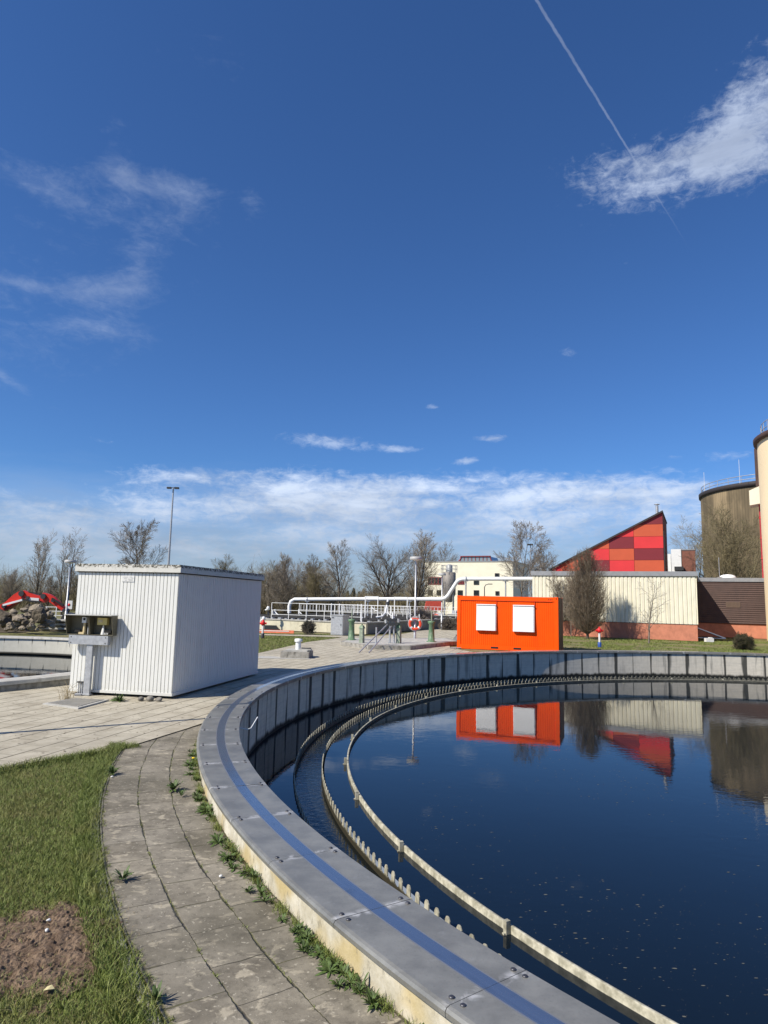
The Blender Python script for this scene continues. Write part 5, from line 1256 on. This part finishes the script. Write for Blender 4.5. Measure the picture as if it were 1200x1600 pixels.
def children(rn, P, Rd, L, nc, t0, t1, ang, asd, ratio, taper, wob, up, n, rk, rmin):
    B, m, _ = P.shape; t = np.linspace(t0, t1, nc)[None, :]+rn.uniform(-.5, .5, (B, nc))*(t1-t0)/nc; t = np.clip(t, .02, .985)
    f = t*(m-1); i = np.minimum(f.astype(int), m-2); w_ = (f-i)[..., None]; bi = np.arange(B)[:, None]
    st = P[bi, i]*(1-w_)+P[bi, i+1]*w_; tg = unit(P[bi, i+1]-P[bi, i]); r = (Rd[bi, i]*(1-w_[..., 0])+Rd[bi, i+1]*w_[..., 0])
    az = (np.arange(nc)*2.4)[None, :]+rn.uniform(0, 6.28, (B, 1))+rn.normal(0, .5, (B, nc))
    ref = np.where(np.abs(tg[..., 2:3]) < .9, np.array([0, 0, 1.]), np.array([1., 0, 0])); a = unit(np.cross(tg, ref)); b = np.cross(tg, a)
    pe = a*np.cos(az)[..., None]+b*np.sin(az)[..., None]; an = np.radians(np.clip(rn.normal(ang, asd, (B, nc)), 8, 110))[..., None]
    d = tg*np.cos(an)+pe*np.sin(an)
    Ls = L[:, None]*ratio*(1-taper*t)*rn.uniform(.65, 1.2, (B, nc)); r0 = np.maximum(np.minimum(r*rk, Ls*.06), rmin)
    st, d, Ls, r0 = st.reshape(-1, 3), d.reshape(-1, 3), Ls.ravel(), r0.ravel()
    Pn = path(rn, st, d, Ls, n, wob, up); Rn = np.maximum(r0[:, None]*np.linspace(1, .35, n)[None], rmin*.7)
    return Pn, Rn, Ls
def make_tree(seed, h, r0, levels, lean=.03, wob=.05, stems=1, spread=.0, tm=M_barkd, cm=M_twig, label='', name='tree', cat='tree', rmin=.008, group=None, buds=None, ktrunk=8):
    """levels: list of (children, t0, t1, angle, sd, length ratio, taper, wobble, up, points, radius factor)"""
    rn = np.random.default_rng(seed)
    st = np.zeros((stems, 3)); st[:, :2] = rn.normal(0, .02*h*(stems > 1), (stems, 2))
    d = np.zeros((stems, 3)); d[:, 2] = 1; d[:, :2] = rn.normal(0, lean+spread, (stems, 2))
    L = np.full(stems, h)*(rn.uniform(.8, 1.0, stems) if stems > 1 else 1)
    P = path(rn, st, d, L, 9, wob, .02); Rd = (r0*np.linspace(1, .12, 9)**.9)[None]*np.ones((stems, 1)); Rd[:, 0] *= 1.25
    root = T(name, label, cat, (0, 0, 0), 0, group); meshes = []
    V, Q = tubes(P, np.maximum(Rd, rmin), ktrunk); tv, tq, nv = [V], [Q], len(V); cv, cq, nc_ = [], [], 0
    for li, (nc, t0, t1, ang, asd, ratio, tap, wb, up, n, rk) in enumerate(levels):
        P, Rd, L = children(rn, P, Rd, L, nc, t0, t1, ang, asd, ratio, tap, wb, up, n, rk, rmin)
        k = 5 if li == 0 else (4 if li == 1 else 3)
        V, Q = tubes(P, Rd, k)
        if li == 0: tv.append(V); tq.append(Q+nv); nv += len(V)
        else: cv.append(V); cq.append(Q+nc_); nc_ += len(V)
    tv, cv = np.concatenate(tv), np.concatenate(cv); k_ = h/np.quantile(cv[:, 2], .998); tv *= k_; cv *= k_; P *= k_      # crown top at the measured height
    np_mesh('trunk', tv, np.concatenate(tq), tm, root, True)
    np_mesh('crown', cv, np.concatenate(cq), cm, root, False)
    if buds is not None:
        tip = P[:, -1]; tip = tip[rn.uniform(size=len(tip)) < buds[0]]; s_ = buds[1]
        o = np.array([[s_, 0, 0], [-s_*.5, s_*.87, 0], [-s_*.5, -s_*.87, 0], [0, 0, s_*1.5]])
        V = (tip[:, None]+o[None]).reshape(-1, 3); b = np.arange(len(tip))[:, None, None]*4; Fq = (b+np.array([[0, 1, 3], [1, 2, 3], [2, 0, 3], [0, 2, 1]])[None]).reshape(-1, 3)
        np_mesh('blossom', V, Fq, buds[2], root)
    return root
def put(root, px, Y, z=GZ, sc=1.0, rz=0.0):
    q = aty(px, 940, Y); root.location = (q[0], q[1], z); root.rotation_euler = (0, 0, rz); root.scale = (sc,)*3 if not hasattr(sc, '__len__') else sc
    return root
def hfor(px, py, Y): return float(aty(px, py, Y)[2]-GZ)
GT = 'bare trees behind the treatment works'
OPEN = [(15, .26, .97, 44, 8, .52, .50, .04, .03, 8, .5), (10, .2, .98, 36, 9, .55, .45, .05, .02, 6, .55), (8, .2, .98, 32, 10, .58, .4, .06, .01, 4, .6), (5, .2, 1, 26, 10, .72, .3, .06, 0, 3, .7)]
UPR = [(18, .14, .96, 30, 6, .44, .55, .03, .04, 8, .45), (9, .2, .98, 32, 8, .52, .4, .04, .03, 6, .55), (8, .2, .98, 30, 10, .58, .4, .05, .02, 4, .6), (4, .2, 1, 25, 10, .75, .3, .06, 0, 3, .7)]
BROAD = [(14, .12, .85, 42, 9, .78, .42, .04, .025, 9, .58), (11, .25, .98, 34, 9, .50, .4, .05, .03, 6, .55), (9, .2, .98, 32, 10, .60, .4, .06, .02, 4, .6), (5, .2, 1, 26, 10, .78, .3, .06, 0, 3, .7)]
DENSE = [(18, .05, .95, 38, 10, .58, .5, .04, .04, 7, .5), (10, .1, .98, 34, 10, .56, .4, .06, .03, 5, .55), (9, .15, .98, 32, 12, .62, .4, .06, .02, 4, .6), (4, .2, 1, 28, 12, .78, .3, .08, 0, 3, .7)]
SPARSE = [(12, .22, .96, 26, 6, .42, .5, .03, .04, 8, .42), (7, .25, .98, 32, 8, .50, .4, .04, .03, 6, .55), (5, .2, .98, 30, 10, .55, .4, .05, .02, 4, .6), (3, .2, 1, 25, 10, .7, .3, .06, 0, 3, .7)]
def tree_at(kind, seed, px, py, Y, label, r0=None, **kw):
    h = hfor(px, py, Y); return put(make_tree(seed, h, r0 or h*.02, kind, label=label, group=GT, **kw), px, Y, rz=seed*1.7)
# tree beyond the containers, left part
tree_at(SPARSE, 1, 58, 830, 66, 'bare upright tree behind the digger, left of a pair', .09, stems=3, spread=.05, rmin=.009)
tree_at(SPARSE, 2, 103, 824, 70, 'bare upright tree behind the digger, taller right one of a pair', .11, stems=3, spread=.07, rmin=.009)
tree_at(OPEN, 3, 218, 812, 72, 'open branched bare tree above the middle of the white container roof', .20, rmin=.013)
tree_at(DENSE, 4, 352, 866, 88, 'broad twiggy tree top showing over the right of the white container', .2, cm=M_twigg, rmin=.009)
tree_at(DENSE, 5, 392, 882, 95, 'dark twiggy tree just over the far right corner of the white container', .2, cm=M_twigd)
# woods beyond the basins
tree_at(DENSE, 6, 420, 882, 84, 'brown bushy tree at the left end of the wood behind the basin', .16, cm=M_twig)
tree_at(UPR, 7, 452, 864, 88, 'grey brown tree in the wood above the pipeline bend', .20, stems=2, spread=.05)
tree_at(UPR, 8, 482, 867, 92, 'multi stemmed tree in the wood right of the pipeline bend', .2, stems=3, spread=.06, cm=M_twigd)
tree_at(DENSE, 9, 500, 880, 86, 'low brown thicket tree left of the open branched tree', .14, cm=M_twig)
tree_at(DENSE, 31, 436, 876, 96, 'brown dense tree second from the left in the wood behind the basin', .14, cm=M_twigg)
tree_at(DENSE, 32, 467, 872, 98, 'brown dense tree between the grey tree and the multi stemmed tree', .14, cm=M_twig)
tree_at(DENSE, 33, 512, 888, 95, 'low brown tree at the foot of the open branched tree', .12, cm=M_twigg)
tree_at(DENSE, 41, 446, 884, 82, 'low brown tree in front of the grey tree above the pipeline bend', .12, cm=M_twig)
tree_at(DENSE, 42, 491, 878, 84, 'brown tree filling the wood behind the multi stemmed tree', .12, cm=M_twigg)
tree_at(DENSE, 43, 408, 893, 86, 'low brown tree just right of the white container in the wood', .12, cm=M_twigg)
tree_at(DENSE, 34, 588, 905, 108, 'low brown bush tree under the left of the big fan crown', .12, cm=M_twigg)
tree_at(DENSE, 35, 622, 912, 104, 'low brown bush tree under the right of the big fan crown', .12, cm=M_twig)
tree_at(OPEN, 10, 529, 843, 80, 'open branched bare tree standing alone above the pipeline', .20, lean=.02)
tree_at(BROAD, 11, 604, 836, 92, 'large dark bare tree with a broad fan crown above the pipeline', .36, cm=M_twigd, rmin=.011)
tree_at(UPR, 12, 650, 829, 98, 'tall bare tree behind the tall lamp post head', .26, stems=2, spread=.08, cm=M_twig, rmin=.011)
tree_at(BROAD, 13, 697, 848, 150, 'rounded bare tree rising behind the cream office roof', .4, cm=M_twigd, rmin=.016)
tree_at(OPEN, 14, 815, 815, 62, 'slender pale bare tree right of the cream office', .13, tm=M_bark, rmin=.011)
tree_at(UPR, 15, 842, 846, 66, 'thin bare tree between the slender tree and the wedge building', .10, rmin=.010)
tree_at(DENSE, 16, 565, 918, 110, 'low brown tree in the gap below the big fan crown', .2, cm=M_twig)
tree_at(DENSE, 17, 640, 905, 100, 'brown undergrowth tree left of the cream office', .16, cm=M_twigg)
tree_at(DENSE, 18, 12, 888, 80, 'bushy bare tree at the left picture edge behind the digger', .14)
tree_at(DENSE, 19, 120, 893, 78, 'olive twigged bush tree behind the left lamp post', .12, cm=M_twigg)
tree_at(DENSE, 20, 75, 900, 84, 'brown bush tree between the upright trees behind the rubble', .12)
tree_at(DENSE, 26, -30, 882, 82, 'bushy bare tree past the left picture edge', .14)
tree_at(DENSE, 27, 165, 897, 92, 'low bare tree hidden mostly by the white container', .14)
tree_at(DENSE, 28, 290, 893, 100, 'low bare tree hidden behind the white container roof', .14)
h = hfor(1135, 788, 61); put(make_tree(21, h, .16, [(15, .12, .9, 40, 8, .62, .5, .06, .05, 7, .5), (9, .2, .98, 30, 10, .5, .4, .08, .03, 5, .6), (8, .15, .98, 34, 14, .5, .4, .1, .02, 4, .62), (4, .2, 1, 34, 14, .6, .3, .15, 0, 3, .7)], label='many branched olive bare tree in front of the stained brown tank', group=GT, stems=3, spread=.12, tm=M_twigg, cm=M_twigg, rmin=.011), 1143, 61)
tree_at(OPEN, 22, 1086, 812, 82, 'bare tree at the left edge of the stained brown tank', .14, rmin=.009)
tree_at(UPR, 23, 872, 892, 48.2, 'thin leafless shrub tree against the left end of the cream hall', .045, stems=2, spread=.1, rmin=.006)
# hornbeam, sapling, shrubs on the lawn
def hornbeam(seed, h, rw, label):
    rn = np.random.default_rng(seed); root = T('tree', label, 'tree', (0, 0, 0), 0, GT)
    P0 = path(rn, np.zeros((1, 3)), np.array([[0, 0, 1.]]), np.array([h*.8]), 9, .02, .02); R0 = (.10*np.linspace(1, .1, 9))[None]
    V, Q = tubes(P0, R0, 8); np_mesh('trunk', V, Q, M_barkd, root, True)
    n = 320; u = rn.uniform(0, 1, n)**.8; az = rn.uniform(0, 6.28, n); zt = h*(.13+.87*u); e = (zt/h-.50)/.50
    prof = np.sqrt(np.clip(1-np.abs(e)**2.3, .02, 1))*np.where(e > 0, 1-.18*e, 1)
    rad = rw*prof*rn.uniform(.35, 1.0, n)**.6*(1+.08*np.sin(az*3+seed))
    end = np.stack([rad*np.cos(az), rad*np.sin(az), zt], 1); z0 = np.clip(zt-rad*1.5-rn.uniform(.2, 1.2, n), h*.05, h*.7)
    st = np.stack([np.zeros(n), np.zeros(n), z0], 1); ctl = st*.5+end*.5; ctl[:, :2] *= 1.25; ctl[:, 2] -= .12*rad
    t = np.linspace(0, 1, 9)[None, :, None]; P = st[:, None]*(1-t)**2+2*ctl[:, None]*t*(1-t)+end[:, None]*t**2; P[:, 1:-1] += rn.normal(0, .02, (n, 7, 3))
    L = np.linalg.norm(end-st, axis=1); Rd = (.006+.011*L/h*2)[:, None]*np.linspace(1, .3, 9)[None]
    vs, qs, nv = [], [], 0
    V, Q = tubes(P, Rd, 4); vs.append(V); qs.append(Q); nv = len(V)
    for nc, ang, ra, k in ((10, 24, .30, 3), (6, 26, .55, 3)):
        P, Rd, L = children(rn, P, Rd, np.maximum(L, .8) if nc == 10 else L, nc, .25, .99, ang, 8, ra, .3, .06, .06, 4, .6, .0048)
        V, Q = tubes(P, Rd, k); vs.append(V); qs.append(Q+nv); nv += len(V)
    np_mesh('crown', np.concatenate(vs), np.concatenate(qs), M_hbeam, root); return root
h = hfor(925, 862, 45.5); put(hornbeam(30, h, 1.46, 'egg shaped bare hornbeam with dense upright twigs before the cream hall'), 917, 45.5)
SAP = [(14, .16, .95, 48, 14, .42, .5, .10, .06, 6, .5), (7, .2, .98, 40, 12, .5, .4, .12, .04, 4, .6), (5, .2, .98, 36, 12, .5, .4, .12, 0, 3, .65)]
h = hfor(1008, 900, 41.6); put(make_tree(31, h, .055, SAP, label='small bare sapling on the lawn before the cream hall', tm=M_bark, cm=M_twig, rmin=.006), 1012, 41.6)
p = atz(892.5, 995, GZ); o = T('plant_stake', 'thin wooden stake standing left of the hornbeam by the plinth', 'stake', tuple(p)); mb = MB(); mb.tube([(0, 0, 0), (0, 0, 1.1)], .03, 6); mb.build('rod', M_bark, o)
SHR = [(14, .02, .8, 48, 14, .8, .4, .12, .04, 5, .6), (10, .1, .98, 42, 14, .6, .4, .14, .02, 4, .6), (8, .1, .98, 40, 16, .6, .3, .15, 0, 3, .7)]
def shrub(px, py, Y, ptop, label, seed, sx=1.0, cm=M_twigd, stems=9, rmin=.006, spread=.35, name='shrub', buds=None, cat='shrub'):
    p = atz(px, py, GZ); h = float(aty(px, ptop, p[1])[2]-GZ)
    r = make_tree(seed, h*.9, h*.02, SHR, label=label, name=name, cat=cat, stems=stems, spread=spread, tm=cm, cm=cm, rmin=rmin, buds=buds); r.location = tuple(p); r.scale = (sx, sx, 1); return r
sh = shrub(1164, 1014.5, 0, 988, 'low round clipped dark shrub at the right of the lawn', 41, 1.0, mat('shrub_brown', (.075, .058, .036), .9, var=.4, scale=6), 16, .008, .5, buds=(.5, .018, mat('shrub_leaf', (.05, .055, .02), .8, var=.4, scale=9)))
shrub(481, 991, 0, 967, 'small dark shrub before the cream basin wall', 42, .75, M_twigd, 10, .010, buds=(.3, .025, M_conif))
shrub(661, 982, 0, 944, 'budding shrub with pale pinkish blossom behind the lifebuoy post', 43, .8, M_twig, 7, .008, .22, buds=(.25, .035, M_pbud))
for i, (px, Yp, lb_) in enumerate(((700, 984, 'brown clipped hedge bush right of the slimmer lamp post, left one of two'), (716, 983, 'brown clipped hedge bush touching the orange container, right one of two'))):
    shrub(px, Yp, 0, 963, lb_, 50+i, 1.1, M_twigd, 14, .012, .45, name='hedge_bush', cat='hedge')
# distant dark conifers and the brushy foot of the wood
def conifer(px, py, Y, label, seed):
    h = hfor(px, py, Y); root = T('conifer', label, 'tree', (0, 0, 0), 0, 'far dark conifers in the gap'); rn = np.random.default_rng(seed)
    n = 1500; t = rn.uniform(.08, 1, n); rad = h*.26*(1-t)**.8*rn.uniform(.4, 1.1, n); a = rn.uniform(0, 6.28, n); c = np.stack([rad*np.cos(a), rad*np.sin(a), t*h], 1)
    s_ = h*.035; off = rn.normal(0, s_, (n, 3, 3)); V = (c[:, None]+off).reshape(-1, 3); np_mesh('crown', V, np.arange(n*3).reshape(-1, 3), M_conif, root)
    mb = MB(); mb.tube([(0, 0, 0), (0, 0, h*.9)], [h*.02, h*.004], 6); mb.build('trunk', M_barkd, root); put(root, px, Y)
for i, (px, py, lb_) in enumerate(((543, 924, 'far dark conifer, leftmost in the gap above the pipeline'), (552, 921, 'far dark conifer, middle of the gap above the pipeline'), (561, 925, 'far dark conifer, rightmost in the gap above the pipeline'))): conifer(px, py, 170, lb_, i)
def brush(name, pts, hgt, dep, n, m_, label, cat, seed):
    rn = np.random.default_rng(seed); pts = np.array(pts); seg = rn.integers(0, len(pts)-1, n); t = rn.uniform(0, 1, (n, 1)); b = pts[seg]*(1-t)+pts[seg+1]*t
    st = np.concatenate([b+rn.normal(0, dep, (n, 2)), np.full((n, 1), GZ)], 1); L = hgt*rn.uniform(.3, 1.0, n)*(.7+.3*np.sin(b[:, 0]*.9+seed)+.25*np.sin(b[:, 0]*.31))
    P = path(rn, st, np.stack([rn.normal(0, .25, n), rn.normal(0, .25, n), np.ones(n)], 1), np.maximum(L, .4), 4, .14, .03); Rd = np.linspace(.03, .012, 4)[None]*np.ones((n, 1))
    P2, R2_, L2 = children(rn, P, Rd, L, 6, .2, .98, 35, 12, .5, .4, .12, .03, 3, .7, .012)
    V, Q = tubes(P, Rd, 3); V2, Q2 = tubes(P2, R2_, 3)
    o = np_mesh(name, np.concatenate([V, V2]), np.concatenate([Q, Q2+len(V)]), m_); tag(o, label, cat, kind='stuff')
def gx(px, Y): q = aty(px, 940, Y); return (q[0], q[1])
brush('undergrowth', [gx(-60, 92), gx(60, 90), gx(200, 100), gx(400, 92), gx(520, 96), gx(660, 112)], 5.4, 2.6, 5200, M_twigg, 'dense brown undergrowth along the foot of the wood', 'undergrowth', 3)
brush('undergrowth', [gx(-80, 125), gx(200, 130), gx(540, 150)], 6.0, 3.0, 1800, M_twig, 'farther grey brown woodland edge behind the basins', 'undergrowth', 5)

# ------------------------------------------------------------------ excavator, rubble and rail behind the second tank
YE = 41.0
def ex(px, py, Y=YE): q = aty(px, py, Y); return np.array([q[0], q[2]])
b0 = ex(-6, 954); exx = b0[0]-1.2
t = T('excavator', 'red excavator with bent boom reaching over the rubble heap', 'excavator', (exx, YE, GZ), 0)
def seg(pts, th, name, m_, wd=.28, parent=t, dy=0.0):            # arm plate along a list of photo points with thicknesses
    q = [ex(*p)-np.array([exx, GZ]) for p in pts]; up = []; dn = []
    for i, p in enumerate(q):
        d = (q[min(i+1, len(q)-1)]-q[max(i-1, 0)]); d = d/np.hypot(*d); nn = np.array([-d[1], d[0]]); h_ = th[i] if hasattr(th, '__len__') else th
        up.append(p+nn*h_/2); dn.append(p-nn*h_/2)
    mb = MB()
    for i in range(len(q)-1): mb.prism([dn[i], dn[i+1], up[i+1], up[i]], (0, -wd/2+dy, 0), (1, 0, 0), (0, 0, 1), (0, wd, 0))
    return mb.build(name, m_, parent)
bo = seg([(-8, 955), (12, 946), (27, 934), (36, 927.5)], [.40, .42, .50, .42], 'boom', M_exred, .30)
bo2 = seg([(36, 927.5), (45, 931.5), (58, 934.5), (73, 937)], [.42, .40, .34, .26], 'fore_boom', M_exred, .29)
stk = seg([(67, 929), (77, 933.5), (84, 938), (104, 955)], [.24, .40, .38, .22], 'stick', M_exred, .24)
seg([(9, 945.5), (39, 937.3)], .11, 'cylinder', M_whitem, .12, t, -.28)
seg([(22, 930), (35, 925), (50, 926), (66, 928.5)], .06, 'hydraulic_hose', M_rubber, .10, t, .05)
seg([(84, 935), (102, 946)], .10, 'cylinder', M_rubber, .12, t, -.22)
seg([(46, 935.5), (63, 936.8)], .16, 'panel', M_plate, .02, bo2, -.17)
for (px, py, r_) in ((36, 927.5, .17), (70, 932, .16), (9, 947, .14), (46, 934, .10), (85, 938.5, .10), (103, 954, .13)):
    q = ex(px, py)-np.array([exx, GZ]); mb = MB(); mb.tube([(q[0], -.24, q[1]), (q[0], .24, q[1])], r_, 14); mb.build('pin', M_dark, t)
seg([(38, 936), (52, 940), (66, 940)], .09, 'cylinder', M_rubber, .10, t, -.20)
seg([(36, 933), (48, 937.6), (60, 939.2), (72, 940.2)], .10, 'stiffener', mat('digger_dark_red', (.28, .016, .010), .5), .33)
seg([(2, 955), (14, 950), (30, 939.5)], .12, 'stiffener', bpy.data.materials['digger_dark_red'], .33)
q = ex(105, 957)-np.array([exx, GZ]); mb = MB(); mb.prism([(0, 0), (.35, -.05), (.55, -.45), (.40, -.85), (.0, -.95), (-.25, -.60)], (q[0], -.45, q[1]), (1, 0, 0), (0, 0, 1), (0, .9, 0)); mb.build('bucket', M_dark, t)
q = b0-np.array([exx, GZ])
mb = MB(); mb.box((-1.2, 0, .95), (2.9, 1.9, .55)); mb.box((-2.1, .1, 1.55), (1.2, 1.7, .8)); mb.build('body', M_exred, t)
mb = MB(); mb.box((-.62, -.05, 2.05), (1.25, 1.0, 1.65), taper=.9); cb = mb.build('cab', M_dark, t); mb = MB(); mb.box((-.60, -.60, 2.2), (.95, .03, 1.0)); mb.box((.06, -.05, 2.2), (.03, .8, 1.0)); mb.build('window', M_glass, cb)
for yy in (-.85, .85):
    mb = MB(); mb.prism([(-2.6, .12), (-2.35, 0), (.35, 0), (.6, .12), (.75, .38), (.55, .62), (-2.55, .62), (-2.75, .38)], (0, yy-.22, 0), (1, 0, 0), (0, 0, 1), (0, .44, 0)); mb.build('track', M_rubber, t)
# rubble heap: a mound of earth and separate blocks
q = atz(38, 988, GZ)
bm = bmesh.new(); bmesh.ops.create_grid(bm, x_segments=46, y_segments=46, size=1); rn = np.random.default_rng(4)
me = bpy.data.meshes.new('soil_mound')
from mathutils import noise as mnoise
gmax = max(abs(v.co.x) for v in bm.verts)
for v in bm.verts:
    x, y = v.co.x/gmax, v.co.y/gmax; r_ = math.hypot(x, y); h_ = max(0, 1-r_**1.6)*1.6
    nz = mnoise.fractal(Vector((x*4, y*4, 3)), .9, 2.0, 5)
    v.co = Vector((x*3.4, y*1.9, h_*(1+.35*mnoise.noise(Vector((x*2.2, y*2.2, 1))))+nz*.22*min(1, h_*1.5)-.02))
bm.to_mesh(me); bm.free(); me.materials.append(M_rubd); o = bpy.data.objects.new('soil_mound', me); COL.objects.link(o); tag(o, 'heap of dark excavated soil under the red digger boom', 'soil heap'); o.location = (atz(42, 978, GZ)[0], 40.0, GZ)
GB = 'rubble blocks by the digger'
for i, (px, py, Y, r_, fl, m_, lb_) in enumerate(((30, 966, 37.6, .62, .50, M_rub, 'big pale rubble lump lying long on the soil heap'), (56, 953, 38.4, .52, .75, M_rub, 'tall pale boulder on top of the soil heap'), (61, 962, 37.2, .46, .9, M_rubd, 'dark round boulder facing the second tank'), (18, 978, 37.2, .26, .9, M_rub, 'small pale block left below the rubble lump'), (48, 980, 36.9, .27, .95, M_rub, 'square pale block at the foot of the rubble'), (74, 963, 38.5, .40, .8, M_rub, 'grey rubble lump right of the tall boulder'), (77, 974, 37.8, .30, .7, M_rub, 'smaller grey rubble lump at the right foot of the heap'), (35, 982, 36.8, .22, .7, M_rub, 'light stone slab low in the middle of the rubble'), (66, 979, 37.2, .24, .6, M_rubd, 'dark flat stone right of the square block'), (6, 971, 38.2, .42, .8, M_rubd, 'dark lump at the left picture edge of the heap'), (44, 962, 37.9, .30, .7, M_rub, 'pale middling lump between the long lump and the tall boulder'))):
    q = aty(px, py, Y); stone('rubble_block', tuple(q), r_, 60+i, m_, lb_, 'rubble', GB, fl, sub=4, jag=.42)
for i, (px, py, Y, r_) in enumerate(((12, 962, 39.2, .34), (22, 957, 39.4, .30), (27, 975, 37.4, .24), (41, 972, 37.3, .26), (52, 970, 37.4, .22), (68, 970, 37.8, .26), (70, 955, 39.3, .28), (82, 979, 37.4, .18), (58, 983, 36.7, .14), (25, 984, 36.7, .14), (11, 983, 36.9, .17), (83, 968, 38.6, .22), (46, 949, 39.6, .26), (38, 954, 39.2, .28))):
    q = aty(px, py, Y); stone('rubble_block', tuple(q), r_, 90+i, M_rubd if i % 3 == 0 else M_rub, 'lesser rubble lump scattered over the soil heap by the digger', 'rubble', 'lesser rubble lumps', .75, sub=3, jag=.42)
q = aty(90, 968, 43); t = T('railing', 'short white railing behind the rubble left of the lamp post', 'railing', (q[0]-.75, q[1], q[2]-.1), 0)
for x in (0, .62, 1.25): mb = MB(); mb.box((x, 0, .42), (.05, .05, .95)); mb.build('post', M_whitem, t)
for z in (.12, .35, .62, .88): mb = MB(); mb.box((.62, 0, z), (1.4, .04, .045)); mb.build('rail', M_whitem, t)
q = aty(88, 976, 40); t = T('plank_stack', 'low stack of grey planks below the short white railing', 'planks', (q[0], q[1], GZ))
for i in range(6):
    mb = MB(); mb.box((rng.uniform(-.1, .1), rng.uniform(-.1, .1), .06+.12*i), (1.7, .5, .09), rz=rng.uniform(-.12, .12)); mb.build('plank', M_concl if i % 2 else M_rubd, t)
q = aty(107.5, 945, 48); t = T('notice_board', 'small white framed notice board just left of the white container', 'sign', (q[0], q[1], GZ)); zc = q[2]-GZ
mb = MB(); mb.box((0, 0, zc), (.5, .05, .6)); mb.build('board', M_plate, t); mb = MB(); mb.box((0, .03, zc/2), (.06, .04, zc)); mb.build('post', M_galv, t); mb = MB(); mb.lathe([(0, 0), (.1, 0), (.1, .01), (0, .01)], 12); o_ = mb.build('symbol', M_red, t); o_.location = (.02, -.03, zc); o_.rotation_euler = (math.pi/2, 0, 0)
